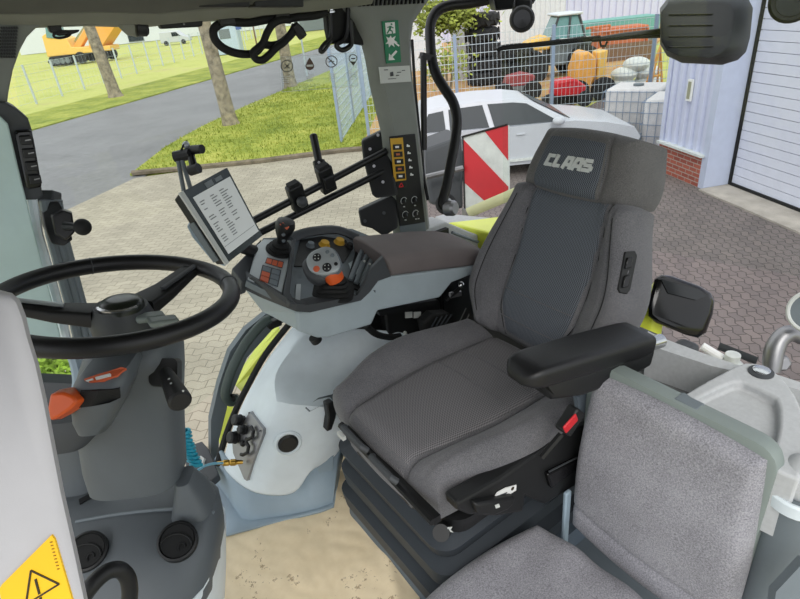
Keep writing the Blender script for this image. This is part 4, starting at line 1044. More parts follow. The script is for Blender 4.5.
# top deck surface, a shallow slope rising to the far rim
ZT = 2.615
ncorner = C_(300, 308); 
O_ = C_(300, 306); n_ = (C_(360, 298)-O_).cross(PYv(325, 231, 1.66)-O_).normalized(); n_ = n_ if n_.z > 0 else -n_
T_ = lambda x, y, l=0.: PP(x, y, O_+n_*l, n_)
MB().prism([T_(x, y) for x, y in ((246, 281), (298, 306), (360, 298), (384, 258), (358, 240), (340, 231), (292, 237), (263, 238))], n_*-.02).build('deck', 'mid_grey', con, smooth=0)
MB().prism([T_(x, y, .006) for x, y in ((248, 278.5), (257, 245), (264, 239), (292, 240), (289, 262), (282, 293))], n_*-.006).build('label_plate', 'silver', con, bevel=.002, smooth=0)
MB().prism([T_(x, y, .02) for x, y in ((291, 240), (296, 238), (293, 262), (290, 292), (297, 305), (290, 303), (283, 294), (288, 268))], n_*-.02).build('divider', 'dark_grey', con, bevel=.003, smooth=0)
MB().prism([T_(x, y, .004) for x, y in ((294, 266), (300, 240), (322, 236), (346, 240), (352, 250), (344, 262), (330, 262), (310, 266))], n_*-.004).build('knob_panel', 'black_plastic', con, smooth=0)
MB().prism([T_(x, y, .006) for x, y in ((296.5, 284), (301, 284), (300, 305), (295, 304))], n_*-.006).build('bright_edge', 'silver', con, smooth=0)
# labelled key pads
def keypad(fr_, keys, lab):
    k = MB().prism([T_(x, y, .008) for x, y in fr_], n_*-.003).build('key_pad', 'dark_grey', con, bevel=.001, smooth=0)
    for q, m_ in keys: MB().prism([T_(x, y, .0105) for x, y in q], n_*-.004).build('key', m_, k, bevel=.001, smooth=0)
def quad(P, u0, u1, v0, v1):
    a, b_, c_, d_ = [V((x, y, 0)) for x, y in P]
    f = lambda u, v: lerp(lerp(a, b_, u), lerp(d_, c_, u), v)
    return [tuple(f(u, v)[:2]) for u, v in ((u0, v0), (u1, v0), (u1, v1), (u0, v1))]
P1 = [(267, 257), (284, 261.5), (282.5, 268), (265, 262.5)]
keypad(P1, [(quad(P1, .04+.33*i, .33+.32*i, .12, .88), 'orange_label') for i in range(3)], 1)
P2 = [(262.5, 264.5), (281.5, 270), (278, 286.5), (259, 279.5)]
keypad(P2, [(quad(P2, .05+.48*i, .47+.48*i, .05+.32*j, .33+.32*j), 'orange_label' if (i, j) in ((0, 1), (0, 2)) else 'mid_grey') for i in range(2) for j in range(3)], 2)
MB().prism([T_(x, y, .008) for x, y in ((346, 284), (357, 247), (384, 258), (368, 294))], n_*-.006).build('lever_slot', 'black_plastic', con, smooth=0)
# small joystick
jb = T_(279, 252)
j = thing('joystick', jb, 'small black joystick with red-brown cap beside the terminal screen', 'joystick')
jt = D(283.5, 233, dep(jb)-.03)
jd = (jt-jb).normalized()
MB().lathe(jb, n_, ((.042, 0), (.043, .008), (.034, .012), (.036, .02), (.026, .024), (.028, .032), (.018, .036)), 22).build('boot', 'black_rubber', j)
b = MB(); b.tube([jb+jd*.02, jb+jd*.05, jb+jd*.07, jb+jd*.092, jb+jd*.108, jb+jd*.114], [.013, .017, (.026, .03), (.031, .034), (.027, .03), (.01, .012)], 16, flat=CX); gr = b.build('grip', 'black_plastic', j, smooth=50)
gb = bvh(gr)
MB().hull(*onto(gb, [(279.5, 224.5), (283, 222.5), (289.5, 227), (287, 230)], .003, -.004)).build('cap_label', 'orange_label', gr, bevel=.001)
for p in ((283.5, 234.5), (283.5, 240.5)):
    q, n2 = hit(gb, *p); MB().cyl(q-n2*.002, q+n2*.003, .0055, n=14).build('button', 'mid_grey', gr)
# orange and amber rotary switches behind the lever
for (x, y), m_, r in (((310, 247), 'mid_grey', .012), ((324, 246), 'amber', .0165), ((339, 243.5), 'amber', .0165), ((349, 248), 'black_rubber', .012)):
    p = T_(x, y); MB().lathe(p, n_, ((r*1.2, 0), (r*1.2, .005), (r, .007), (r*.85, .018), (0, .02)), 18).build('rotary_switch', m_, con)
# main multi-function lever
lb = T_(331, 294)
lev = thing('multi_function_lever', lb, 'large drive lever with silver button face and orange collar on the console', 'lever')
b = MB()
for k in range(5):
    s_ = 1-.13*k; b.loft([rrect(lb+n_*(.0125*k+dz), CX, n_.cross(CX), .128*s_*w_, .088*s_*w_, .02, 4) for dz, w_ in ((0, 1), (.005, 1.05), (.011, .9))])
b.build('boot', 'black_rubber', lev, smooth=40)
hc = D(323, 262, dep(lb+n_*.115)); cb = lerp(lb+n_*.062, hc, .35)
hn = (-ray(322, 262).normalized()*.75+V((-.15, 0, .45))).normalized(); hx = (CX*.92+CY*.33); hx = (hx-hn*hx.dot(hn)).normalized(); hy = hn.cross(hx)
b = MB(); b.tube([lb+n_*.055, cb, cb+(hc-cb)*.5], [.027, .031, .028], 18); b.build('collar', 'orange', lev, smooth=50)
def hring(sx, sy, dz): return [hc+hx*(.046*sx*math.copysign(abs(math.cos(a))**.75, math.cos(a))-.003*sy*math.sin(a)*2)+hy*(.043*sy*math.copysign(abs(math.sin(a))**.8, math.sin(a))*(1+.18*math.cos(a)))+hn*dz for a in [2*PI*k/36 for k in range(36)]]
b = MB(); b.loft([hring(.6, .6, -.045), hring(.95, .95, -.032), hring(1.08, 1.08, -.012), hring(1.02, 1.02, -.002)]); b.build('head', 'mid_grey', lev, smooth=60)
b = MB(); b.loft([hring(.99, .99, -.003), hring(.97, .97, .004), hring(.88, .88, .0065)]); fa = b.build('button_face', 'silver', lev, smooth=50)
b = MB(); b.loft([[p+hx*-.034+hy*-.008 for p in hring(.62, .95, dz)] for dz in (-.05, -.012)]+[[p+hx*-.034+hy*-.008 for p in hring(.4, .7, -.002)]]); b.build('hand_rest', 'dark_grey', lev, smooth=50)
for (x, y, r, m_) in ((317, 257.5, .0125, 'black_plastic'), (327, 267.5, .0135, 'black_plastic'), (316.5, 269, .0095, 'orange_label'), (327.5, 252, .0055, 'mid_grey'), (332.5, 255.5, .006, 'mid_grey'), (336, 264, .0055, 'black_plastic')):
    p = PP(x, y, hc+hn*.006, hn); k = MB().lathe(p, hn, ((r, -.002), (r, .002), (r*.8, .0035), (0, .0035)), 18).build('button', m_, fa)
    if r > .012:
        for q in range(4):
            a = q*PI/2+.5; MB().box(p+hn*.004+(hx*math.cos(a)+hy*math.sin(a))*r*.55, (.003, .003, .001), ax=hx, ay=hy).build('mark', 'label_white', k, smooth=0)
# five spool valve levers
for i in range(5):
    x0, y0, x1, y1 = 350.5+i*5.6, 280+i*3.4-(.4*i*i*.3), 363+i*5.2, 249.5+i*2.6
    p0, p1 = T_(x0, y0, .012), T_(x1, y1, .03); mdl = lerp(p0, p1, .55)+n_*.016
    v = MB().tube(spline([p0, mdl, p1], 4), [(.0085, .007)]*9, 8).build('spool_lever', 'mid_grey', con, smooth=60)
    if i in (1, 2, 3): MB().ball(lerp(p0, p1, .5)+n_*.024, .004, 6).build('tip', 'label_white' if i < 3 else 'hose_blue', v)
# upholstered arm pad
pad_top = [T_(359, 240), T_(386, 237.5), T_(432, 239.5), T_(456, 244), T_(480, 256)]
near = [C_(383, 258, VN), C_(410, 255, VN), C_(440, 251, VN), C_(465, 249.5, VN), C_(483, 252, VN)]
botm = [C_(391, 276.5, VN-.004), C_(415, 273, VN-.004), C_(440, 270, VN-.004), C_(466, 267, VN-.004), C_(484, 264, VN-.004)]
b = MB(); rings = []
for i in range(5):
    n0, b0 = near[i], botm[i]; f0 = V((n0.x+.022, 1.53, n0.z+.004))
    cr_ = V((n0.x, n0.y+.02, n0.z+.012))
    rings.append([b0, lerp(b0, n0, .75)+V((0, -.012, 0)), n0+V((0, -.004, .004)), cr_, lerp(cr_, f0, .5)+V((0, 0, .006)), f0+V((0, 0, .004)), f0+V((0, .02, -.01)), V((f0.x, f0.y+.02, b0.z))])
b.loft(rings); pd = b.build('arm_pad', 'pad_brown', con, smooth=50, bevel=.008, seg=3)
s0 = near[1]+V((-.02, 0, 0))
# outer far rim of the console
b = MB(); b.tube(spline([T_(290, 239, .01), T_(300, 234.5, .015), T_(315, 231, .02), T_(338, 230, .02), T_(358, 238, .015)], 4), [(.012, .02)]*17, 8, flat=n_); b.build('rim', 'dark_grey', con, smooth=60)
b = MB(); b.prism([T_(x, y, -.005) for x, y in ((300, 233), (312, 227.5), (320, 226.5), (326, 228.5), (352, 228), (378, 238.5), (360, 240), (338, 231), (318, 231))], n_*-.1); b.build('rear_cover', 'mid_grey', con, bevel=.006, smooth=0)
b = MB(); b.prism([V((.85, 1.60, 2.1)), V((1.25, 1.60, 2.1)), V((1.25, 1.60, 2.46)), V((.85, 1.60, 2.46))], (0, .05, 0)); b.build('support', 'black_metal', con, bevel=.01, smooth=0)
MB().prism([PYv(x, y, 1.42) for x, y in ((378, 311), (436, 300), (436, 304), (380, 316))], (0, .03, 0)).build('lower_edge', 'black_plastic', con, smooth=0)
b = MB(); b.cyl(PYv(314, 337, 1.4), PYv(317, 341, 1.4), .018, n=14); b.build('screw_cap', 'black_plastic', con)

# ------------------------------------------------------------------ display terminal
bl_, br_ = D(226, 265, 1.40), D(263, 236, 1.545)
wdir = (br_-bl_).normalized()
def perp(px, py, base):
    r = ray(px, py); return CAM+r*((base-CAM).dot(wdir)/r.dot(wdir))
tl_ = perp(179, 193, bl_); tr_ = PP(227, 167, bl_, wdir.cross(tl_-bl_))
hdir = ((tl_-bl_)+(tr_-br_)).normalized(); snm = wdir.cross(hdir).normalized()
if snm.dot(CAM-bl_) < 0: snm = -snm
Hs = ((tl_-bl_).length+(tr_-br_).length)/2; Ws = (br_-bl_).length
SB = lambda u, v, o=0.: bl_+wdir*(Ws*u)+hdir*(Hs*v)+snm*o
ter = thing('display_terminal', lerp(bl_, br_, .5), 'tilted touch-screen display showing a pale list, left of the small joystick', 'display')
tq = [(226, 265), (263, 236), (227, 167), (179, 193)]
def TQ(u, v, o=0.):
    p = lerp(lerp(bl_, br_, u), lerp(tl_, tr_, u), v); return p+snm*o
MB().hull([TQ(0, 0), TQ(1, 0), TQ(1, 1), TQ(0, 1)], [TQ(.04, .04, -.035), TQ(.96, .04, -.035), TQ(.96, .96, -.035), TQ(.04, .96, -.035)]).build('housing', 'black_plastic', ter, bevel=.004, smooth=0)
MB().hull([TQ(.0, .0, .001), TQ(.075, .0, .001), TQ(.075, 1, .001), TQ(.0, 1, .001)], [TQ(.0, .0, -.004), TQ(.075, .0, -.004), TQ(.075, 1, -.004), TQ(0, 1, -.004)]).build('edge_strip', 'label_white', ter, smooth=0)
MB().hull([TQ(.078, .01, .001), TQ(.99, .01, .001), TQ(.99, .99, .001), TQ(.078, .99, .001)], [TQ(.06, .01, -.003), TQ(.99, .01, -.003), TQ(.99, .99, -.003), TQ(.06, .99, -.003)]).build('bezel', 'screen_bezel', ter, smooth=0)
M_scr = emit('screen_on', (188, 192, 190), .28)
sc_ = MB().hull([TQ(.15, .09, .0022), TQ(.95, .09, .0022), TQ(.95, .88, .0022), TQ(.15, .88, .0022)], [TQ(.15, .09, .0), TQ(.95, .09, 0), TQ(.95, .88, 0), TQ(.15, .88, 0)]).build('screen', M_scr, ter, smooth=0)
b = MB(); rn = random.Random(11)
for c0, c1 in ((.2, .33), (.42, .56), (.62, .8)):
    for k in range(17):
        y = .24+k*.034
        if rn.random() < .2 or (c0 > .6 and (k < 3)): continue
        w_ = (c1-c0)*rn.uniform(.5, 1); q = [TQ(c0, y, .0026), TQ(c0+w_, y, .0026), TQ(c0+w_, y+.013, .0026), TQ(c0, y+.013, .0026)]
        b.hull(q, [p-snm*.0006 for p in q])
b.build('list_lines', mat('screen_ink', (128, 132, 132), .5), sc_, smooth=0)
b = MB()
for q in ([(.15, .185), (.92, .185), (.92, .19), (.15, .19)],): b.hull([TQ(u, v, .0026) for u, v in q], [TQ(u, v, .002) for u, v in q])
b.build('divider_line', 'mid_grey', sc_, smooth=0)
b = MB()
for q in ([(.45, .89), (.6, .89), (.6, .96), (.45, .96)], [(.66, .9), (.8, .9), (.8, .95), (.66, .95)]): b.hull([TQ(u, v, .0026) for u, v in q], [TQ(u, v, .0) for u, v in q])
b.build('status_icons', 'screen_frame', sc_, smooth=0)
b = MB()
for k in range(9): p = TQ(-.005, .12+.06*k, -.02); b.box(p, (.004, .012, .018), ax=wdir, ay=hdir)
b.build('cooling_fins', 'mid_grey', ter, smooth=0)
b = MB(); b.tube([TQ(.6, .3, -.04), TQ(.7, .1, -.06), T_(256, 252, -.03)], [.015, .018, .02], 12); b.build('stand', 'black_plastic', ter)
b = MB(); b.prism([D(x, y, 1.50) for x, y in ((186, 226), (192, 238), (212, 262), (226, 268), (222, 250), (200, 222))], V((.02, .04, 0))); b.build('rear_cover', 'blue_grey', ter, bevel=.006, smooth=0)
b = MB(); b.prism([T_(x, y, -.004) for x, y in ((232, 268), (262, 238), (257, 246), (248, 280), (242, 282))], n_*-.05); b.build('cable_cover', 'dark_grey', con, bevel=.004, smooth=0)

# ------------------------------------------------------------------ accessory rail bolted to the rear pillar
q0, q1 = D(205, 246, 1.80), D(386, 151, 2.03)
e0, e1 = D(213, 256, 1.84), D(386, 170, 2.06)
rl_ = thing('accessory_rail', q1, 'black double-tube accessory rail running from the pillar towards the display', 'rail')
MB().tube([q0, q1], .0125, 12).build('tube', 'black_metal', rl_)
MB().tube([e0, e1], .0125, 12).build('tube', 'black_metal', rl_)
MB().prism([D(x, y, 2.045) for x, y in ((361, 141), (385, 129), (390, 150), (398, 196), (376, 199), (372, 195), (363, 160))], V((.02, .03, 0))).build('mounting_plate', 'black_plastic', rl_, bevel=.008, smooth=0)
for x, y in ((378, 135), (370, 149), (374, 166), (383, 182)): p = D(x, y, 2.04); MB().lathe(p, -ray(x, y), ((.006, 0), (.006, .004), (0, .004)), 8).build('bolt', 'steel', rl_)
MB().prism([D(x, y, 2.12) for x, y in ((358, 211), (390, 196), (398, 197), (398, 228), (384, 237), (372, 229), (361, 226))], V((.02, .03, 0))).build('lower_plate', 'black_plastic', rl_, bevel=.006, smooth=0)
for x, y in ((384, 213), (365, 221)): p = D(x, y, 2.11); MB().lathe(p, -ray(x, y), ((.007, 0), (.007, .003), (0, .003)), 8).build('bolt', 'dark_grey', rl_)
def clamp(px, py, label, ball=True, arm=None):
    p = D(px, py, 1.90-(px-300)*-.0014); ax_ = (q1-q0).normalized(); ay_ = (e0-q0); ay_ = (ay_-ax_*ay_.dot(ax_)).normalized(); n2 = ax_.cross(ay_); n2 = n2 if n2.dot(CAM-p) > 0 else -n2
    t = thing('rail_clamp', p, label, 'clamp', 'clamps on the accessory rail')
    MB().box(p, (.055, .1, .035), ax=ax_, ay=ay_).build('body', 'black_plastic', t, bevel=.006)
    MB().box(p-ay_*.05, (.04, .02, .03), ax=ax_, ay=ay_).build('thumb_screw', 'black_rubber', t, bevel=.004)
    return t, p, ax_, ay_, n2
t, p, ax_, ay_, n2 = clamp(297, 197, 'rail clamp with round black ball head, nearer the display')
MB().cyl(p, p+n2*.03, .012).build('neck', 'black_metal', t); MB().ball(p+n2*.036, .019, 10).build('ball', 'dark_grey', t)
t, p, ax_, ay_, n2 = clamp(326, 179, 'rail clamp with upright black arm, nearer the pillar')
MB().box(p+n2*.02, (.04, .05, .02), ax=ax_, ay=ay_).build('cover', 'black_plastic', t, bevel=.006)
dd = dep(p)-.01; u0, u1 = D(321, 172, dd), D(313, 134, dd)
MB().tube([u0, lerp(u0, u1, .3)], [(.021, .014)]*2, 8, flat=CX).build('arm_socket', 'black_plastic', t); MB().tube([lerp(u0, u1, .25), lerp(u0, u1, .97), u1], [.0135, .0135, .009], 10).build('arm', 'black_metal', t)
for s_ in (.12, .25):
    q = lerp(u0, u1, s_)-ray(318, 165).normalized()*.016; MB().lathe(q, -ray(318, 165), ((.005, 0), (.005, .004), (0, .004)), 8).build('bolt', 'steel', t)
# ball-joint mount standing behind the display
dm = 1.62
mt = thing('ball_mount', D(184, 188, dm), 'black double ball mount on thin rods above the top left screen corner', 'mount')
for a_, c_ in (((178, 160), (184, 192)), ((182, 160), (191, 190))): MB().cyl(D(*a_, dm), D(*c_, dm+.02), .0065, n=8).build('rod', 'mid_grey', mt)
MB().tube([D(174, 157, dm), D(187, 154.5, dm), D(191, 153, dm-.01)], [.0155, .017, .014], 10).build('clamp_body', 'black_plastic', mt)
MB().cyl(D(191, 150, dm), D(202, 149, dm-.02), .013, n=12).build('ball_socket', 'black_plastic', mt)
MB().tube([D(190, 152, dm), D(194, 168, dm-.02)], [.010, .012], 10).build('arm', 'black_metal', mt)
MB().cyl(D(190, 171, dm-.02), D(199, 168, dm-.03), .0145, n=12).build('lower_ball', 'black_plastic', mt)
MB().ball(D(186, 145, dm), .011, 8).build('stud', 'silver', mt)
b = MB(); b.tube(spline([D(187, 141, dm), D(183, 146, dm-.01), D(180, 155, dm-.01)], 3), .003, 6); b.build('wire', 'black_rubber', mt)
# ------------------------------------------------------------------ wheel arch panel, door sill, step on the far side
VW = 1.46
pan = thing('wheel_arch_panel', PYv(288, 495, VW), 'pale bluish white moulded wheel arch panel under the armrest console', 'panel')
J = lambda x, y, v=VW: PYv(x, y, v)
L = [J(296, 322, 1.66), J(271, 354, 1.66), J(254, 384, 1.65), J(241, 410, 1.64), J(231, 436, 1.62), J(222, 466, 1.6)]
L2 = [J(298, 324, 1.655), J(275, 355, 1.65), J(257, 384, 1.64), J(245, 411, 1.62), J(236, 438, 1.60), J(228, 474, 1.57)]
Rg = [J(312, 326, 1.62), J(292, 349, 1.6), J(272, 378, 1.53), J(279, 402, 1.44), J(262, 440, 1.45), J(246, 492, 1.46)]
b = MB()
def strip(b, A, B, n=1):
    for i in range(len(A)-1):
        b.poly([A[i], A[i+1], B[i+1], B[i]])
strip(b, L, L2); strip(b, L2, Rg)
F2 = [J(362, 328, 1.60), J(338, 350, 1.585), J(300, 382, 1.55), J(292, 405, 1.405), J(280, 445, 1.415), J(266, 497, 1.42)]
T2 = [J(430, 332, 1.54), J(400, 358, 1.52), J(366, 386, 1.48), J(346, 408, 1.36), J(316, 452, 1.385), J(293, 497, 1.40)]
strip(b, Rg, F2)
strip(b, F2, T2)
b.poly([T2[4], T2[3], J(352, 416, 1.40), J(338, 461, 1.40), J(308, 468, 1.39)])
b.poly([T2[5], T2[4], J(308, 468, 1.39), J(303, 480, 1.395)])
bmesh.ops.remove_doubles(b.bm, verts=b.bm.verts, dist=1e-5)
cr_l = b.bm.edges.layers.float.new('crease_edge')
def crease(pts, w):
    for p, q in zip(pts[:-1], pts[1:]):
        for e in b.bm.edges:
            a_, c_ = e.verts[0].co, e.verts[1].co
            if ((a_-p).length < 1e-4 and (c_-q).length < 1e-4) or ((a_-q).length < 1e-4 and (c_-p).length < 1e-4): e[cr_l] = w
crease(Rg, .75); crease(L2, .5); crease([Rg[3], F2[3], T2[3]], .8); crease(F2[3:], .5); crease(F2[:4], .6)
o = b.build('cover', 'white_plastic', pan, weld=True, smooth=80, sub=2, solid=.012); o.modifiers['sub'].boundary_smooth = 'PRESERVE_CORNERS'
pv = bvh(o)
p, n = hit(pv, 288, 443)
v_ = MB(); v_.lathe(p, n, ((.047, -.005), (.046, .004), (.04, .008), (.034, .004), (.034, 0)), 28); vr = v_.build('vent_ring', 'white_plastic', pan)
MB().lathe(p, n, ((.033, -.004), (.033, .004), (.026, .009), (0, .009)), 28).build('vent', 'black_plastic', vr)
# recess with small latch at the inner edge
MB().hull(*onto(pv, [(305, 408), (318, 398), (334, 394), (340, 396), (338, 400), (318, 407), (309, 412)], .004, -.006)).build('latch_recess', 'mid_grey', pan, smooth=0)
MB().prism([J(x, y, 1.335) for x, y in ((327, 405), (333, 402), (338, 406), (336, 418), (332, 430), (327, 432), (329, 418))], (0, .03, 0)).build('latch', 'black_plastic', pan, bevel=.004)
b = MB(); b.tube(spline([p+V((-.012, .02, -.004)) for p in L], 4), .011, 8); struct(b, 'trim_16', 'black_rubber')
# coupling plate with hydraulic connectors
cpt = thing('coupling_plate', J(250, 440), 'grey coupling plate with black round connectors on the white wheel arch panel', 'connector plate')
MB().hull(*onto(pv, [(252.5, 411), (266, 428), (266, 433), (250, 480), (247, 478), (236, 452), (235, 440)], .014, -.02)).build('plate', 'steel', cpt, bevel=.001)
for (x, y), r, l in (((245, 421), .017, .03), ((241, 437.5), .018, .032), ((249, 430), .013, .025)):
    p, n = hit(pv, x, y, .012); d_ = (n+V((-.5, -.2, .4))).normalized()
    c_ = MB().lathe(p, d_, ((r, -.005), (r, l*.6), (r*1.12, l*.65), (r*1.12, l), (r*.8, l+.004), (0, l+.004)), 16).build('connector', 'black_plastic', cpt)
    MB().torus(p+d_*l*.3, d_, r*1.05, .003, 16, 6).build('sleeve', 'black_rubber', c_)
for x, y in ((257, 434), (252, 449)):
    p, n = hit(pv, x-1.5, y); q = [hit(pv, x+dx, y+dy)[0]+n*.022 for dx, dy in ((0, -7), (2.5, -3), (1.5, 3), (-3, 5.5), (-5, 5))]
    MB().tube(q, .006, 8).build('dust_cap', 'black_plastic', cpt)
p, n = hit(pv, 246, 443); MB().ball(p+n*.01, .012, 8).build('connector', 'black_plastic', cpt)
for x, y in ((253, 413.5), (264, 431)): p, n = hit(pv, x, y, .014); MB().cyl(p, p+n*.002, .003, n=8).build('screw', 'dark_grey', cpt)
# brass quick coupler with hose
h0, n = hit(pv, 246, 461, .035)
ft = thing('hose_coupler', h0, 'brass hose coupler with thin pale blue hose plugged into the plate', 'hose')
dA = (D(222, 463, dep(h0)-.01)-h0)
MB().lathe(h0, dA, ((.006, -.02), (.008, 0), (.011, .004), (.011, .018), (.008, .022), (.0105, .026), (.0105, .04), (.007, .044), (.006, .06), (.003, .065)), 14).build('coupler', 'brass', ft)
d0 = dep(h0)-.03
MB().tube(spline([D(223, 463, d0), D(214, 463.5, d0-.02), D(206, 465.5, d0-.05), D(198, 470, d0-.08), D(190, 474, d0-.1)], 4), .004, 8).build('hose', 'hose_blue', ft)
# plinth below the panel
b = MB()
top = [J(222, 450, 1.62), J(249, 478, 1.49), J(264, 484, 1.45), J(290, 485, 1.42), J(300, 472, 1.42), J(306, 460, 1.415), J(336, 450, 1.42), J(345, 435, 1.44)]
bot = [PZ(210, 470, FZ+.02), PZ(243, 519, FZ+.01), PZ(252, 521, FZ+.01), PZ(292, 515, FZ+.01), PZ(306, 512, FZ+.01), PZ(318, 509, FZ+.01), PZ(333, 504, FZ+.01), PZ(338, 470, FZ+.01)]
strip(b, top, bot); lo = [PZ(205, 480, FZ+.014), PZ(222, 538, FZ+.014), PZ(240, 533, FZ+.014), PZ(290, 520, FZ+.014), PZ(308, 516, FZ+.014), PZ(320, 513, FZ+.014), PZ(334, 508, FZ+.014), PZ(340, 474, FZ+.014)]
strip(b, bot, lo)
pl = b.build('plinth', 'blue_grey', pan, weld=True, smooth=40, solid=.01)
pl['label'] = 'blue-grey plinth at the floor'
MB().prism([J(x, y, 1.385) for x, y in ((316, 461), (334, 455), (333, 470), (323, 483), (320, 480))], (0, .01, 0)).build('side_flap', 'blue_grey', pan, bevel=.003)
# dark gap, cables and boxes behind the seat on the far side
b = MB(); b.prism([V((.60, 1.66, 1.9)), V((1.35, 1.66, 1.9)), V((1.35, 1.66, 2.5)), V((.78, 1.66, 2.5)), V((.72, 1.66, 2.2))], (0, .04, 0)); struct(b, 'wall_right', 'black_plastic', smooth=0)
b = MB(); b.prism([V((1.3, .7, 1.8)), V((1.3, 1.66, 1.8)), V((1.3, 1.66, 2.42)), V((1.3, .7, 2.42))], (.04, 0, 0)); struct(b, 'wall_rear', 'dark_grey', smooth=0)
t = thing('fuse_box', PYv(395, 330, 1.55), 'black box with two small pale labels in the gap behind the seat cushion', 'fuse box')
MB().prism([PYv(x, y, 1.56) for x, y in ((385, 308), (440, 300), (446, 345), (390, 350))], (0, .06, 0)).build('housing', 'black_plastic', t, bevel=.01)
for x in (405, 413.5): MB().prism([PYv(x+dx, 315+dy, 1.555) for dx, dy in ((0, -3), (7, -3.4), (7, 2.4), (0, 3))], (0, -.003, 0)).build('label_plate', 'label_white', t, smooth=0)
MB().ball(PYv(405, 333, 1.55), .008, 8).build('screw_head', 'label_white', t)
t = thing('electrical_connector', PYv(440, 330, 1.48), 'large ribbed black plug between console and seat cushion', 'plug')
b = MB(); b.prism([PYv(x, y, 1.46) for x, y in ((424, 323), (434, 314), (450, 313), (456, 322), (452, 334), (426, 335))], (0, .05, 0)); b.build('body', 'black_rubber', t, bevel=.01)
for i in range(4): MB().tube([PYv(430+i*5, 330-i*2, 1.452), PYv(437+i*5, 317-i, 1.452)], .003, 6).build('rib', 'bellows', t)
for x in (0, 6): MB().tube([PYv(457+x, 327, 1.5), PYv(466+x, 308, 1.5)], .003, 6).build('rod', 'steel', t)
b = MB(); b.tube(spline([PYv(x, y, 1.44) for x, y in ((366, 326), (376, 334), (388, 337), (400, 336))], 4), .012, 8); b.build('cable_conduit', 'black_rubber', label='thick black cable conduit below the console beside the white panel', cat='cable')
t = thing('seat_lever_knob', PYv(462, 288, 1.36), 'small chrome knob on black lever between arm pad and backrest', 'lever')
MB().tube([PYv(446, 300, 1.37), PYv(460, 288, 1.36)], .008, 8).build('lever', 'black_metal', t); MB().ball(PYv(461, 285, 1.36), .0125, 10).build('knob', 'chrome', t); MB().prism([PYv(x, y, 1.36) for x, y in ((450, 293), (462, 291), (462, 296), (450, 299))], (0, .01, 0)).build('link', 'steel', t, bevel=.002)
# door with grab handle on the far side
b = MB()
do = [(266, 314), (246, 330), (230, 352), (219, 385), (211, 420), (211, 455), (218, 475)]
di = [(290, 318), (272, 330), (247, 358), (235, 386), (228, 404), (219, 440), (218, 470)]
VD = 1.77
A = [PYv(x, y, VD) for x, y in do]; B_ = [PYv(x, y, VD) for x, y in di]
for i in range(len(A)-1): b.hull([A[i], A[i+1], B_[i+1], B_[i]], [p+V((0, .03, 0)) for p in (A[i], A[i+1], B_[i+1], B_[i])])
struct(b, 'door_2', 'mid_grey', smooth=0)
t = thing('grab_bar', PYv(228, 400, 1.74), 'curved dark grey-green grab handle on the lower far door', 'handle')
b = MB(); b.tube(spline([PYv(x, y, 1.74) for x, y in ((270, 319), (262, 324), (246, 343), (233, 367), (226, 388), (226, 398), (232, 403), (239, 396))], 4), [(.018, .014)]*29, 10); b.build('grip', mat('handle_green', (64, 76, 72), .5), t, smooth=60)
MB().ball(PYv(233, 399, 1.745), .02, 8).build('end_cap', 'black_plastic', t); MB().box(PYv(274, 323, 1.74), (.05, .03, .03)).build('end_cap', 'black_plastic', t, bevel=.005)
b = MB(); b.hull([PYv(x, y, 1.77+(390-y)*.005) for x, y in ((279, 327), (262, 346), (244, 372), (236, 386), (242, 392), (258, 368), (272, 346), (280, 330))], [PYv(x, y, 1.77+(390-y)*.005)+V((0, .03, 0)) for x, y in ((279, 327), (262, 346), (244, 372), (236, 386), (242, 392), (258, 368), (272, 346), (280, 330))]); b.build('body_strip', 'lime', smooth=0, label='narrow lime green body strip beside the white wheel arch panel, upper piece', cat='body strip')
q = [(229, 404), (235, 402), (226, 428), (223, 450), (220, 440), (221, 422)]
b = MB(); b.prism([PYv(x, y, 1.77+(450-y)*.004) for x, y in q], (0, .03, 0)); b.build('body_strip', 'lime', smooth=0, label='wide lime green body strip below the grab handle, lower piece', cat='body strip')
# outside step with pale U mark, spiral hose
so = PYv(200, 460, 1.95)
t = thing('access_step', PYv(200, 478, 1.9), 'dark grey step plate with pale U-shaped mark outside the far door', 'step')
sp_ = [(184, 447), (202, 441), (209, 449), (219, 474), (212, 480), (196, 486), (186, 470)]
zs = 1.95
MB().prism([PZ(x, y, zs) for x, y in sp_], (0, 0, -.03)).build('plate', 'dark_grey', t, bevel=.004, smooth=0)
b = MB(); b.tube([PZ(x, y, zs+.002) for x, y in ((196, 461), (201, 457.5), (204, 460), (203, 464), (197, 465.5))], .007, 6); b.build('mark', 'label_white', t)
hb = spline([D(184, 430, 1.5), D(187, 442, 1.5), D(191, 454, 1.5), D(197, 466, 1.48)], 20)
pts = []
for i, p in enumerate(hb):
    a = i*1.1; pts.append(p+(CX*math.cos(a)+FWD*math.sin(a))*.014)
b = MB(); b.tube(pts, .005, 6); b.build('spiral_hose', 'turquoise', smooth=60, label='turquoise coiled spiral hose hanging beside the steering column', cat='hose')

# ------------------------------------------------------------------ steering wheel
WC = V((.074, 1.052, 2.918)); WN = V((math.sin(.19), 0, math.cos(.19))); WR = .20
wa = WN.cross(V((0, 1, 0))).normalized(); wb = WN.cross(wa)
sw = thing('steering_wheel', WC-WN*.06, 'black leather steering wheel with three spokes and glossy hub cap', 'steering wheel')
MB().torus(WC, WN, WR, .0165, 72, 14).build('rim', 'leather', sw, smooth=60)
def onw(px, py, h=0.): return PP(px, py, WC+WN*h, WN)
def rimpt(px, py): d_ = onw(px, py)-WC; return WC+d_.normalized()*WR
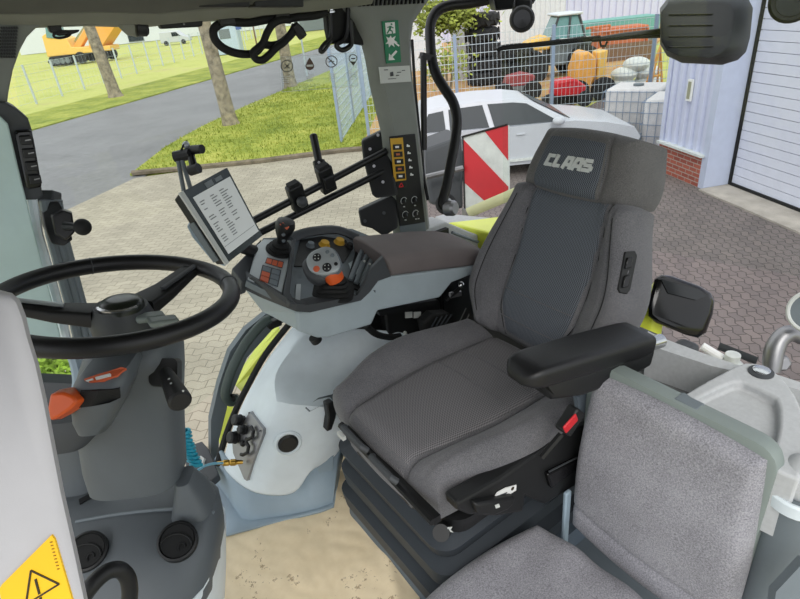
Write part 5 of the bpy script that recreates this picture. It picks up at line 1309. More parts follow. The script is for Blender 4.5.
# stitched rings and seams on the rim
for px, py in ((88, 262), (236, 283)):
    p = rimpt(px, py); MB().torus(p, WN.cross(p-WC), .0168, .001, 20, 5).build('seam', 'dark_grey', sw)
hubc = WC-WN*.035+V((.005, 0, 0))
b = MB(); b.lathe(hubc, WN, ((.05, -.05), (.056, -.02), (.054, 0), (.046, .018), (.0, .02)), 28); hb_ = b.build('hub', 'dark_grey', sw, smooth=50)
capc = PP(122, 309, hubc+WN*.014, WN)
def ell(c, rx, ry, n=28): return [c+CX*rx*math.cos(2*PI*k/n)+WN.cross(CX).normalized()*ry*math.sin(2*PI*k/n) for k in range(n)]
b = MB(); b.loft([ell(capc, .039, .039), ell(capc+WN*.012, .038, .038), ell(capc+WN*.019, .031, .031), ell(capc+WN*.021, .018, .018)]); b.build('hub_cap', mat('hub_gloss', (30, 35, 28), .3), sw, smooth=60)
b = MB(); b.tube([p for p in ell(capc+WN*.012, .0395, .0395)[17:27]], .003, 6); b.build('chrome_arc', 'chrome', sw)
def spoke(px, py, w, drop=.04, m='black_plastic'):
    e = rimpt(px, py); d_ = (e-WC).normalized(); s0 = hubc+d_*.045; sd_ = WN.cross(d_)
    b = MB(); rings = []
    for s_, ww, hh, dz in ((0, w*1.25, .03, -.0), (.4, w, .024, -.004), (.8, w*.8, .02, .0), (1, w*.75, .016, 0)):
        rings.append(rrect(lerp(s0, e, s_)+WN*dz, sd_, WN, ww, hh, .006, 3))
    b.loft(rings); o = b.build('spoke', m, sw, smooth=40); return e, d_, s0, sd_
e, d_, s0, sd_ = spoke(8, 302, .045); MB().tube([lerp(s0, e, .3)+WN*.013, lerp(s0, e, .95)+WN*.011], [(.007, .003)]*2, 8, flat=sd_).build('spoke_trim', 'silver', sw)
e, d_, s0, sd_ = spoke(198, 266, .05); MB().tube([lerp(s0, e, .3)+WN*.013-sd_*.012, lerp(s0, e, .95)+WN*.011-sd_*.01], [(.007, .003)]*2, 8, flat=sd_).build('spoke_trim', 'dark_grey', sw)
for x, y in ((150, 317), (163, 321)):
    p = PP(x, y, hubc+WN*.005, WN); MB().box(p, (.05, .03, .012), ax=CX-WN*CX.dot(WN)+WN.cross(CX)*.5, az=WN).build('hub_button', 'frame_green', sw, bevel=.005)
# ------------------------------------------------------------------ steering column
cot = thing('steering_column', V((.0, 1.03, 2.45)), 'grey steering column housing with orange knob, stalk and phone slot', 'steering column')
def ringpx(l, r, y, d, dp, tilt=0., n=28, pw=.6, ctr=None):
    c = D((l+r)/2, y, d); w_ = (r-l)/2*d/FOC; out = []
    for k in range(n):
        a = 2*PI*k/n; ca, sa = math.cos(a), math.sin(a)
        out.append(c+RT*w_*math.copysign(abs(ca)**pw, ca)+HD*dp*(math.copysign(abs(sa)**pw, sa))+V((0, 0, tilt*sa)))
    return out
b = MB(); b.loft([ringpx(94, 184, 474, 1.22, .07), ringpx(88, 183, 455, 1.2, .07), ringpx(84, 182, 430, 1.18, .07), ringpx(81, 181, 405, 1.16, .075), ringpx(81, 181, 382, 1.13, .085), ringpx(84, 180, 362, 1.10, .085), ringpx(90, 176, 345, 1.07, .085), ringpx(100, 160, 330, 1.05, .05)])
colo = b.build('housing', 'column_grey', cot, smooth=60); cbv = bvh(colo)
b = MB(); b.loft([ringpx(84, 116, 419, 1.01, .045), ringpx(80, 124, 406, .995, .055), ringpx(79, 132, 388, .985, .06), ringpx(81, 137, 370, .975, .06), ringpx(90, 134, 360, .975, .05)])
b2 = MB(); b2.loft([ringpx(44, 96, 436, 1.09, .05), ringpx(40, 104, 428, 1.08, .055), ringpx(42, 106, 414, 1.07, .055), ringpx(46, 100, 406, 1.065, .05)]); b2.build('joint_cover', 'dark_grey', cot, smooth=50)
pk = b.build('front_pod', 'column_grey', cot, smooth=60); pbv = bvh(pk)
MB().hull(*onto(pbv, [(85, 381), (96, 377), (110, 373), (122, 369), (127, 370), (118, 377), (104, 382), (90, 383)], .006, -.006)).build('orange_strip', 'orange_label', pk, smooth=0)
MB().hull(*onto(pbv, [(88, 381.5), (95, 379.5), (95.5, 381), (89, 382.5)], .0072, -.002)).build('print', 'label_white', pk, smooth=0)
MB().hull(*onto(pbv, [(97, 379), (112, 375), (112.5, 377.5), (98, 381.5)], .0072, -.002)).build('print', 'label_white', pk, smooth=0)
MB().hull(*onto(pbv, [(81, 390), (100, 389), (120, 387), (121, 396), (110, 401), (92, 404.5), (79, 406)], .009, -.006)).build('slot', 'black_rubber', pk, smooth=0)
# indicator stalk
p0 = D(163, 370, 1.03)
b = MB(); b.loft([rrect(D(166, 373, 1.06), CX, CY, .06, .055, .008), rrect(D(163, 372, 1.02), CX, CY, .052, .05, .01)]); b.build('stalk_base', 'black_plastic', cot, smooth=40)
s0, s1 = D(166, 373, 1.0), D(180, 401, .93)
st_ = MB().tube([s0, lerp(s0, s1, .3), lerp(s0, s1, .85), s1, s1+(s1-s0).normalized()*.004], [.012, .015, .019, .0195, .016], 18).build('stalk', 'black_plastic', cot)
kb = bvh(st_)
for x, y in ((169, 379), (171, 383.5), (183, 391)):
    p, n = hit(kb, x, y); MB().cyl(p-n*.001, p+n*.0008, .002, n=8).build('mark', 'label_white', st_, smooth=0)
# orange tilt knob on the left
b = MB(); b.loft([[D(x, y, .90)+FWD*dz for x, y in q] for q, dz in (([(50, 394), (62, 392.5), (72, 396), (77, 402), (70, 409), (60, 416), (50, 421), (47, 410)], 0), ([(46, 393), (62, 390), (74, 396), (79, 402), (71, 411), (60, 418), (48, 424), (44, 410)], .03), ([(48, 396), (62, 393), (72, 398), (75, 402), (69, 409), (60, 414), (50, 419), (47, 410)], .05))])
b.build('tilt_knob', 'orange', cot, smooth=60, bevel=.004)
# ------------------------------------------------------------------ front console below the column
fct = thing('front_console', V((-.05, 1.1, FZ)), 'grey front console with two round black air vents below the steering column', 'console')
b = MB()
ro = [ringpx(40, 214, 510, 1.245, .085, pw=.7), ringpx(40, 218, 520, 1.24, .12, pw=.7), ringpx(36, 221, 545, 1.24, .15, pw=.7), ringpx(32, 221, 572, 1.26, .18, pw=.7), ringpx(28, 219, 600, 1.29, .18, pw=.7), ringpx(28, 216, 660, 1.36, .18, pw=.7)]
b.loft(ro); fo = b.build('body', 'column_grey', fct, smooth=60); fb_ = bvh(fo)
b = MB(); b.tube(spline([hit(fb_, x, y, .001)[0] for x, y in ((76, 522), (110, 516), (150, 511), (190, 509), (214, 513))], 3), .004, 6); b.build('ridge', 'mid_grey', fo)
b = MB(); b.loft([ringpx(26, 222, 556, 1.258, .186, pw=.7), ringpx(26, 222, 600, 1.285, .195, pw=.7), ringpx(26, 220, 650, 1.34, .19, pw=.7)]); b.build('lower_skirt', 'white_plastic', fct, smooth=60)
def vent(x, y, r, bv, par):
    p, n = hit(bv, x, y, .012); n = (n*.8-ray(x, y).normalized()*.35).normalized()
    v = MB().lathe(p, n, ((r, -.012), (r, .003), (r*.9, .005), (r*.84, .001), (r*.84, -.002), (0, -.002)), 30).build('air_vent', 'black_plastic', par)
    X = CX-n*CX.dot(n); X.normalize(); Y = n.cross(X)
    MB().prism([p+n*.002+X*r*.83*math.cos(a)+Y*r*.83*math.sin(a) for a in [2*PI*i/28 for i in range(28)]], n*-.003).build('flap', 'black_rubber', v, smooth=0)
    b = MB(); b.tube([p+n*.003+X*r*.78*math.cos(a)+Y*r*(.62*math.sin(a)-.28) for a in [math.radians(5+i*170/14) for i in range(15)]], .0022, 6); b.build('flap_edge', 'black_plastic', v)
    b = MB(); b.tube([p+n*.003+X*r*(.3+.16*math.cos(a))+Y*r*(-.3+.2*math.sin(a)) for a in [2*PI*i/12 for i in range(9)]], .002, 6); b.build('finger_tab', 'black_plastic', v)
vent(179, 543, .040, fb_, fct); vent(90, 553, .040, fb_, fct)
b = MB(); b.loft([ringpx(30, 98, 500, 1.33, .03), ringpx(32, 94, 470, 1.31, .03), ringpx(34, 92, 440, 1.28, .03)]); b.build('rear_wall', 'column_grey', fct, smooth=50)
b = MB(); b.hull(*onto(fb_, [(79, 464+36), (84, 482+8), (94, 492), (98, 496), (88, 500), (80, 505)], .003, -.003)); b.build('recess', 'black_plastic', fct, smooth=0)
# black tubular pedal guard in the foreground
t = thing('grab_bar', D(118, 610, .86), 'bent black tubular handle in front of the lower console', 'handle')
MB().tube(spline([D(x, y, d) for x, y, d in ((84, 596, .84), (92, 585, .84), (101, 576, .85), (110, 570.5, .86), (120, 570, .87), (127, 577, .88), (130, 590, .89), (133, 630, .92))]+[D(133, 630, .92)-V((0, 0, .25)), V((D(133, 630, .92).x, D(133, 630, .92).y, FZ))], 4), .0125, 14).build('tube', 'black_plastic', t, smooth=60)
# right-hand column foot
b = MB(); b.loft([ringpx(174, 214, 506, 1.24, .05), ringpx(176, 207, 492, 1.22, .045), ringpx(178, 192, 476, 1.2, .03)]); b.build('column_foot', 'column_grey', fct, smooth=60)
# added leaves imitating a green reflection under the wheel, and curved corner post
bc = D(46, 377, 4.6)
foliage('stand_in_shrub', V((bc.x, bc.y, bc.z)), (.26, .26, .2), 1500, .03, 'green leaves standing in for a reflection under the steering wheel rim past the curved post', 'leaf', 'stand_in_shrub', 21)
b = MB(); b.tube(spline([D(x, y, 1.3) for x, y in ((66, 340), (72, 352), (77, 366), (79, 382), (76, 396), (70, 410))], 3), .014, 8); struct(b, 'trim_14', 'blue_grey')
b = MB(); b.prism([D(x, y, 1.32) for x, y in ((36, 382), (78, 384), (76, 396), (60, 440), (36, 440))], V((0, .05, 0))); struct(b, 'trim_15', 'dark_grey', smooth=0)

# ------------------------------------------------------------------ open left door edge in the near foreground
dt = .46
ed = [(-40, 288), (0, 290), (12, 293), (20, 300), (26, 316), (31, 338), (39, 364), (47, 400), (56, 448), (64, 490), (71, 521), (80, 562), (88, 600), (96, 640), (116, 760), (138, 900)]
b = MB(); base = [D(x, y, dt) for x, y in ed]
inn = [D(-60, 640, dt+.02), D(-60, 288, dt)]
def shift(f, dz): return [D(x-f, y+(f*.6 if i < 5 else 0), dt+dz) for i, (x, y) in enumerate(ed)]+[D(-240, 900, dt+dz), D(-240, 292, dt+dz)]
b.loft([shift(12, .0), shift(4, .004), shift(0, .014), shift(0, .035), shift(6, .05)]); dro = struct(b, 'door_3', 'door_grey', smooth=50)
# warning sticker
stk = thing('warning_sticker', D(40, 580, dt-.003), 'yellow diamond-shaped warning sticker with exclamation triangle on the grey door edge', 'sticker')
def SK(pts, o): return [D(x, y, dt)-FWD*o for x, y in pts]
MB().hull(SK([(53, 534), (56, 538), (75, 603), (72, 640), (10, 640), (1, 588), (4, 583)], .0022), SK([(53, 534), (56, 538), (75, 603), (72, 640), (10, 640), (1, 588), (4, 583)], .0)).build('sheet', 'yellow_sign', stk, smooth=0)
tri = [(33, 569), (61, 582.5), (28, 603)]
b = MB()
for i in range(3):
    q = ln(*tri[i], *tri[(i+1) % 3], 1.7); b.hull(SK(q, .003), SK(q, .001))
b.build('triangle', 'sign_black', stk, smooth=0)
b = MB(); q = [(36.5, 578), (38.5, 577), (42.5, 592), (40.5, 593)]; b.hull(SK(q, .003), SK(q, .001)); q = [(41.5, 596), (43.5, 595), (44, 599), (41.5, 600)]; b.hull(SK(q, .003), SK(q, .001)); b.build('exclamation_mark', 'sign_black', stk, smooth=0)
b = MB(); rn = random.Random(2); q = []
for k in range(9): 
    s_ = k/9; x, y = 53+s_*8, 541+s_*30; q = ln(x-1, y, x+1.2, y-.3, .8); b.hull(SK(q, .003), SK(q, .001))
b.build('print', mat('print_brown', (150, 105, 20), .6), stk, smooth=0)
# ------------------------------------------------------------------ rear shelf beside the passenger seat
SZ = 2.48
S_ = lambda x, y, z=SZ: PZ(x, y, z)
sh = thing('rear_shelf', V((1.2, .5, 2.4)), 'pale grey moulded rear shelf with deep tray behind the passenger seat', 'shelf')
b = MB()
# back ledge, recess floor, front strip
b.prism([S_(648, 331), S_(660, 337), S_(700, 352), S_(735, 364), S_(775, 374), S_(806, 384), S_(806, 392), S_(752, 375), S_(712, 366), S_(648, 345)], (0, 0, -.25))
b.build('ledge', 'shelf_grey', sh, smooth=0)
b = MB(); b.prism([S_(650, 338, 2.38), S_(800, 396, 2.38), V((1.0, .1, 2.38)), V((1.0, .66, 2.38))], (0, 0, -.04)); b.build('tray_floor', 'shelf_shaded', sh, smooth=0)
b = MB(); b.prism([V((1.0, .66, 2.2)), V((1.0, .30, 2.2)), V((1.0, .30, 2.46)), V((1.0, .66, 2.46))], (.02, 0, 0)); b.build('front_wall', 'shelf_grey', sh, smooth=0)
lid = thing('storage_lid', S_(745, 420), 'light grey storage box lid with recessed tray and round chrome lock', 'lid')
ZL = 2.52
Q = lambda x, y, z=ZL: PZ(x, y, z)
outer = [(681, 396), (710, 379), (735, 366), (745, 362.5), (757, 363), (770, 367), (783, 378), (795, 394), (803, 412), (810, 440), (800, 480), (776, 470), (740, 452), (700, 420)]
inner = [(697, 398), (718, 388), (734, 381.5), (742, 381), (760, 389), (777, 398), (780, 408), (780, 425), (777, 440), (773, 456), (740, 440), (712, 416)]
# lid ring around the sunken tray
def ringpoly(b, O, I):
    n = len(I); m = len(O)
    vo = [b.bm.verts.new(p) for p in O]; vi = [b.bm.verts.new(p) for p in I]
    return vo, vi
from mathutils.geometry import delaunay_2d_cdt
def holed(b, O, I, z0, dz):
    P = [V((p.x, p.y)) for p in O+I]; n, m = len(O), len(I)
    E_ = [(i, (i+1) % n) for i in range(n)]+[(n+i, n+(i+1) % m) for i in range(m)]
    r = delaunay_2d_cdt(P, E_, [], 0, 1e-6)
    ins = lambda c, poly: inside(V((c.x, c.y, 0)), poly)
    for f in r[2]:
        c = sum((r[0][i] for i in f), V((0, 0)))/len(f)
        if ins(c, O) and not ins(c, I): b.poly([V((r[0][i].x, r[0][i].y, z0)) for i in f])
    for L_, zz in ((O, -dz), (I, -.022)):
        for i in range(len(L_)): a, c = L_[i], L_[(i+1) % len(L_)]; b.poly([V((a.x, a.y, z0)), V((c.x, c.y, z0)), V((c.x, c.y, z0+zz)), V((a.x, a.y, z0+zz))])
O3 = [Q(*p) for p in outer]; I3 = [Q(*p) for p in inner]
b = MB(); holed(b, O3, I3, ZL, .16); b.poly([V((p.x, p.y, ZL-.022)) for p in I3])
b.build('cover', 'shelf_grey', lid, smooth=30, weld=True, bevel=.006, seg=3)
lk = Q(761, 372.5)
l_ = MB().lathe(lk, (0, 0, 1), ((.026, -.004), (.026, .003), (.022, .005), (.0, .005)), 26).build('lock', 'dark_grey', lid)
b = MB(); b.lathe(lk, (0, 0, 1), ((.018, .004), (.018, .008), (.013, .010), (.0, .010)), 24); b.build('lock_barrel', 'chrome', l_)
MB().prism([Q(x, y) for x, y in ((676, 395), (684, 394), (693, 400), (690, 404), (680, 401))], (0, 0, .004)).build('hinge_clip', 'mid_grey', lid, smooth=0)
# corner bin and cup holder in the bottom right
cb_ = thing('cup_holder', D(790, 520, 1.02), 'grey bin with white collar beside the passenger seat, bottom right', 'holder')
c0 = D(800, 489, 1.06); ax_ = V((0, 0, 1))
MB().lathe(c0, ax_, ((.0, -.55), (.046, -.54), (.05, -.02), (.052, 0)), 30).build('bin', 'mid_grey', cb_)
MB().lathe(c0, ax_, ((.052, -.028), (.057, -.026), (.058, .0), (.054, .004), (.048, .002), (.048, -.02)), 30).build('collar', 'white_plastic', cb_)
MB().ball(c0+V((0.0, 0.0, .028)), (.042, .042, .05), 12).build('bottle_cap', 'shelf_grey', cb_)
b = MB(); b.hull([D(806, 560, 1.0), D(806, 640, 1.02), D(770, 640, 1.03), D(776, 592, 1.02)], [D(806, 560, 1.0)+FWD*.02, D(806, 640, 1.02)+FWD*.02, D(770, 640, 1.03)+FWD*.02, D(776, 592, 1.02)+FWD*.02]); b.build('side_trim', 'mid_grey', cb_, smooth=0)

# ------------------------------------------------------------------ outside, behind the rear window
# warning board
wt = 3.1
wq = [(463, 137.5), (508, 125), (508.5, 195), (465, 211.5)]
wo = D(463, 137.5, wt+.10); wr = D(508, 125, wt-.06); wl = D(465, 211.5, wt+.18)
wn = (wr-wo).cross(wl-wo).normalized(); wn = wn if wn.dot(CAM-wo) > 0 else -wn
wt_ = thing('warning_board', wl, 'red and white striped warning board on the right rear outside the window', 'warning board')
W4 = [PP(x, y, wo, wn) for x, y in wq]
MB().hull(W4, [p-wn*.02 for p in W4]).build('board', 'dirty_white', wt_, smooth=0)
def WB(u, v, o=.001):
    return lerp(lerp(W4[0], W4[1], u), lerp(W4[3], W4[2], u), v)+wn*o
for q in ([(.5, 0), (1, 0), (1, .5)], [(0, .02), (0, .60), (.52, 1.0), (1, .92), (1, .88)],):
    MB().hull([WB(u, v, .002) for u, v in q], [WB(u, v, -.001) for u, v in q]).build('red_stripe', 'red', wt_, smooth=0)
b = MB(); b.tube([WB(-.02, -.01, .004), WB(1.0, -.01, .004)], .006, 6); b.tube([WB(0, 0, .003), WB(0, 1, .003)], .005, 6); b.build('edge', 'black_metal', wt_)
b = MB(); b.box(WB(.02, 1.02, 0), (.03, .04, .05)); b.build('clamp', 'steel', wt_, bevel=.004)
p0, p1 = D(468, 213, 3.2), D(520, 191, 3.05)
b = MB(); b.tube([p0, p1], [(.03, .012)]*2, 8, flat=(0, 0, 1)); b.build('bracket', mat('pale_yellow', (214, 214, 168), .6), wt_)
# rear mudguard, lamp carrier and dark frame
b = MB(); b.hull([D(x, y, 3.3) for x, y in ((424, 150), (463, 136), (464, 210), (430, 205))], [D(x, y, 3.3)+V((.1, .25, 0)) for x, y in ((424, 150), (463, 136), (464, 210), (430, 205))]); b.build('lamp_carrier', 'dark_grey', smooth=0, bevel=.02, label='dark grey block carrying the rear lamps, left of the striped warning board', cat='lamp carrier')
b = MB(); b.tube([D(426, 177, 3.22), D(463, 168, 3.22)], .016, 8); b.build('guard_rail', 'steel', label='thin pale metal bar across the dark block left of the warning board', cat='bar')
lp = D(446, 204, 2.9)
t = thing('rear_lamp', lp, 'round rear work lamp at the bottom of the bent window tube', 'lamp')
MB().lathe(lp+ray(446, 204)*.02, -ray(446, 204), ((0, -.05), (.05, -.04), (.055, .02), (.045, .025), (.0, .028)), 18).build('housing', 'black_plastic', t); MB().lathe(lp, -ray(446, 204), ((.035, .02), (.035, .03), (0, .034)), 16).build('lens', 'silver', t)
# lime mudguard on the right, its pale top and the piece by the black housing
def slabz(px, z, th, m, **kw):
    b = MB(); b.prism([PZ(x, y, z) for x, y in px], (0, 0, -th*7)); return b.build(m[0], m[1], smooth=0, bevel=.01, **kw)
slabz([(434, 216), (447, 213), (490, 217), (500, 222), (500, 240), (480, 232), (450, 224)], 2.42, .05, ('mudguard_cover', 'shelf_grey'), label='pale grey mudguard cover under the striped warning board', cat='mudguard')
slabz([(447, 222), (470, 219.5), (500, 216), (520, 220), (520, 245), (488, 232), (462, 226)], 2.435, .05, ('mudguard', 'lime'), label='lime green mudguard between warning board and driver backrest', cat='mudguard')
slabz([(628, 276), (640, 273), (655, 285), (668, 297), (655, 300), (640, 297), (625, 296)], 2.35, .05, ('mudguard', 'lime'), label='lime green mudguard corner behind the driver backrest, beside glossy black housing', cat='mudguard')
MB().tube([D(626, 292, 2.2), D(665, 306, 2.15)], .016, 8).build('bracket_arm', 'black_metal', label='short black bracket arm holding the glossy black housing', cat='bracket')
# glossy black housing behind the seat
bx = [(654, 279), (661, 274.5), (672, 276), (700, 286), (711, 293), (714.5, 301), (713, 314), (706, 333), (698, 338), (686, 335), (656, 323), (648, 316), (647, 304)]
t = thing('lamp_housing', D(682, 335, 1.95), 'glossy black rounded lamp housing outside the rear window right of the backrest', 'lamp')
cbx = V((681, 306, 0))
def sc(k, d): return [D(cbx.x+(x-cbx.x)*k, cbx.y+(y-cbx.y)*k, d) for x, y in bx]
b = MB(); b.loft([sc(.86, 1.90), sc(.97, 1.91), sc(1, 1.93), sc(1.0, 2.03), sc(.9, 2.06)]); b.build('housing', 'black_gloss', t, smooth=50)
b = MB(); b.hull([D(x, y, 1.897) for x, y in ((661, 279), (700, 290), (707, 296), (696, 300), (668, 293))], [D(x, y, 1.905) for x, y in ((661, 279), (700, 290), (707, 296), (696, 300), (668, 293))]); b.build('lens_panel', mat('smoked', (38, 40, 42), .12), t, smooth=0)
# large ribbed black mirror housing at the top right
mx = [(660, 8), (668, -2), (690, -6), (738, -6), (748, -2), (753, 8), (750, 38), (746, 52), (738, 60), (722, 65), (682, 63), (667, 56), (660, 44)]
t = thing('mirror', D(705, 60, 1.9), 'large black ribbed mirror housing hanging at the top right outside the window', 'mirror')
cm = V((706, 28, 0))
def mc(k, d, dx=0, dy=0): return [D(cm.x+(x-cm.x)*k+dx, cm.y+(y-cm.y)*k+dy, d) for x, y in mx]
b = MB(); b.loft([mc(.72, 1.80, -8, 0), mc(.80, 1.805, -8, 0), mc(.93, 1.86, -3, 0), mc(1, 1.9), mc(1.0, 1.96), mc(.92, 1.98)]); mo = b.build('housing', 'black_plastic', t, smooth=40)
for y in (14.5, 25.5, 36.5, 47): MB().tube([D(669, y, 1.797), D(713, y-.6, 1.797)], .0022, 6).build('rib', 'black_gloss', mo)
MB().tube([D(700, -6, 1.95), D(700, -40, 1.95)], .02, 8).build('arm', 'black_metal', t)
# work lamps under the rear roof edge
def wl_(px, py, d, r, label):
    t = thing('work_lamp', D(px, py, d), label, 'lamp', 'work lamps under the rear roof edge')
    c = D(px, py, d); n = -ray(px, py).normalized()
    MB().lathe(c-n*.03, n, ((.0, -.04), (r*.8, -.03), (r, 0), (r, .05), (r*.86, .06), (0, .055)), 26).build('housing', 'black_plastic', t)
    MB().box(c+CY*r*1.0-n*.02, (r*1.5, .05, r*.9), ax=CX, ay=FWD).build('bracket', 'black_metal', t, bevel=.01)
    MB().lathe(c+n*.026, n, ((r*.7, .003), (r*.68, .006), (0, .004)), 22).build('lens', 'black_gloss', t)
wl_(522, 19, 1.9, .042, 'black work lamp at the top beside the bent window tube')
wl_(793, 0, 1.8, .068, 'black round work lamp at the top right corner')
b = MB(); b.prism([D(x, y, 1.95) for x, y in ((492, -8), (540, -8), (534, 4), (512, 9), (496, 11))], V((.05, .08, 0))); b.build('hinge_block', 'black_metal', bevel=.006, smooth=0, label='black hinge block at the top beside the upper work lamp', cat='hinge')
# rear wiper
wp_ = 1.93
t = thing('rear_wiper', D(500, 50, wp_), 'black rear window wiper reaching left from the ribbed mirror housing', 'wiper')
MB().tube([D(497, 50, wp_), D(503, 48, wp_), D(560, 42, wp_-.01), D(600, 38, wp_-.02)], [(.006, .004), (.008, .008), (.009, .01), (.009, .01)], 8, flat=CY).build('blade', 'black_rubber', t)
MB().tube([D(592, 40, wp_-.02), D(625, 36, wp_-.02), D(664, 31, wp_-.03)], [.007, .012, .01], 8).build('arm', 'black_metal', t); MB().tube([D(630, 37, wp_-.02), D(664, 36, wp_-.03)], .006, 8).build('arm_rod', 'black_metal', t)
b = MB(); b.tube([D(600, 41, wp_-.02), D(601, 46, wp_-.02), D(605, 46, wp_-.02), D(607, 42, wp_-.02)], .004, 6); b.build('clip', 'black_metal', t)
# linkage parts behind the rear window
t = thing('rear_linkage', D(725, 357, 2.5), 'white and grey hydraulic linkage parts outside behind the rear shelf', 'linkage')
MB().tube([D(702, 346, 2.45), D(722, 358, 2.42)], .018, 10).build('rod', 'white', t)
MB().lathe(D(731, 364, 2.4), (0, 0, 1), ((.0, -.05), (.05, -.05), (.05, .0), (.03, .02), (.03, .05), (.022, .055), (0, .055)), 16).build('valve', 'dirty_white', t)
MB().box(D(718, 362, 2.45), (.12, .08, .05), ax=CX, ay=FWD).build('block', 'dirty_white', t, bevel=.01)
MB().tube([D(719, 346, 2.5), D(757, 361, 2.4)], [(.02, .006)]*2, 8, flat=(0, 0, 1)).build('flat_bar', 'dark_grey', t)
t = thing('hitch_arm', D(785, 365, 2.2), 'curved grey cast metal hitch arm at the right edge behind the shelf', 'hitch')
b = MB(); b.tube(spline([D(772, 372, 2.2), D(774, 352, 2.2), D(781, 338, 2.2), (D(792, 333, 2.2)), D(803, 338, 2.2)], 3), [.03, .034, .036, .036, .036, .034, .034, .034, .034, .032, .032, .03, .03], 10); b.build('arm', 'steel', t, smooth=60)
MB().prism([D(x, y, 2.18) for x, y in ((776, 362), (788, 356), (794, 364), (788, 372), (776, 372))], V((.03, .05, 0))).build('plate', 'steel', t, bevel=.01)
t = thing('side_mirror', D(800, 345, 2.1), 'round pale-rimmed mirror edge at the far right side', 'mirror')
MB().torus(D(812, 312, 2.1), -ray(812, 312), .075, .008, 30, 8).build('rim', 'label_white', t); MB().lathe(D(812, 312, 2.1), -ray(812, 312), ((.0, -.03), (.07, -.01), (.072, 0), (0, .0)), 24).build('housing', 'mid_grey', t)

# tractor rear body that carries all of this (mostly hidden)
b = MB(); b.box(V((2.0, .55, 1.08)), (.6, 1.1, .9)); b.box(V((2.0, .55, .4)), (.3, .5, .8)); b.box(V((1.8, .86, 1.8)), (.08, .08, .62)); struct(b, 'rear_axle_housing', 'dark_grey', bevel=.02)
b = MB(); b.lathe(V((2.05, 2.02, .95)), (0, 1, 0), ((.4, .05), (.8, .0), (.95, .06), (.95, .5), (.8, .55), (.4, .5)), 30); struct(b, 'rear_wheel', 'tyre')
# ------------------------------------------------------------------ cables, blind, stickers along the side window top
VC = 1.70
K_ = lambda x, y, v=VC: PYv(x, y, v)
t = thing('power_cable', K_(270, 20), 'thick black power cable tied in a loose knot under the roof rail', 'cable')
b = MB(); b.tube(spline([K_(x, y) for x, y in ((326, 12), (316, 15.5), (300, 17), (288, 18.5), (275, 18), (262, 20.5), (250, 22.5), (238, 22.5), (228, 21.5), (220, 24), (214, 29), (214, 37), (219, 44.5), (227, 50), (238, 53.5), (250, 54), (257, 51), (263, 45), (272, 45.5), (280, 43.5), (288, 37.5), (294, 31))], 5), .0115, 10); b.build('cord', 'black_rubber', t, smooth=60)
b = MB(); b.tube(spline([K_(x, y, VC-.025) for x, y in ((290, 20), (281, 20), (273, 24), (267, 33), (263, 43), (258, 48), (253, 53), (256, 59), (262, 60), (268, 56), (276, 48), (284, 42), (292, 32), (295, 25))], 5), .0105, 10); b.build('cord', 'black_rubber', t, smooth=60)
MB().tube([K_(294, 25, VC-.03), K_(299, 31, VC-.03), K_(303, 37, VC-.03)], [.013, .016, .014], 10).build('plug', 'black_plastic', t)
for x, y in ((226, 21), (281, 17)): MB().box(K_(x, y, VC-.01), (.045, .03, .022), ax=(1, 0, -.05)).build('retaining_clip', 'black_metal', t, bevel=.003)
t = thing('roller_blind', K_(350, 40), 'black folded blind with hanging loops at the top of the side window beside the pillar', 'blind')
vb_ = 1.72
b = MB(); b.prism([K_(x, y, vb_) for x, y in ((326, 5), (352, 3), (362, 12), (367, 26), (371, 42), (371, 47), (362, 45), (352, 43.5), (340, 44), (331, 44), (328, 30))], (0, .03, 0)); b.build('fabric', 'black_rubber', t, bevel=.006, smooth=0)
b = MB(); b.tube(spline([K_(x, y, vb_-.012) for x, y in ((330, 12), (331, 30), (330, 38), (324, 44), (320, 50), (322, 52), (326, 48), (331, 40))], 4), .006, 8); b.build('loop', 'black_metal', t)
b = MB(); b.tube(spline([K_(x, y, vb_-.014) for x, y in ((348, 8), (347, 30), (343, 40), (337, 44), (337, 47), (342, 50), (349, 47), (352, 40), (350, 20))], 4), .008, 8); b.build('loop', 'black_metal', t)
MB().lathe(K_(331, 9, vb_-.02), (0, 0, -1), ((.0, -.01), (.009, -.01), (.009, .004), (.013, .006), (.013, .01), (0, .01)), 12).build('cord_stop', 'chrome', t)
# transparent sign sticker on the glass
vs = 1.785
G_ = lambda x, y, o=0.: PYv(x, y, vs-o)
t = thing('window_sticker', G_(308, 90), 'transparent sticker with four round safety symbols on the side window', 'sticker')
MB().prism([G_(x, y) for x, y in ((280, 57), (356, 52), (358, 86), (282, 92))], (0, .001, 0)).build('sheet', 'sticker_clear', t, smooth=0)
b = MB(); b.tube([G_(x, y, .001) for x, y in ((280, 57), (356, 52), (358, 86), (282, 92))], .0008, 4, closed=True); b.build('border', 'label_white', t, smooth=0)
def iring(x, y, r): return MB().tube([G_(x+r*math.cos(a), y+r*math.sin(a), .002) for a in [2*PI*i/26 for i in range(26)]], .0016, 5, closed=True)
b = iring(287, 66, 5.8)
for q in ((284.5, 63.5, 289.5, 68.5), (289.5, 63.5, 284.5, 68.5)): b.prism([G_(x, y, .002) for x, y in ln(*q, 1)], (0, -.001, 0))
b.build('prohibition_symbol', mat('ink_grey', (84, 84, 78), .6), t, smooth=0)
b = MB(); b.prism([G_(x, y, .002) for x, y in [(309.5, 57.5), (312.5, 62), (314.3, 66), (313, 69), (309.8, 70.3), (306.5, 69), (305.2, 66), (307, 62)]], (0, -.001, 0)); d1 = b.build('drop_symbol', mat('ink_brown', (92, 72, 62), .6), t, smooth=0)
MB().prism([G_(x, y, .0035) for x, y in ((306.5, 64.8), (313, 64.5), (313, 66.5), (306.6, 66.8))], (0, -.0005, 0)).build('print', 'label_white', d1, smooth=0)
b = iring(331.5, 61.5, 5.6)
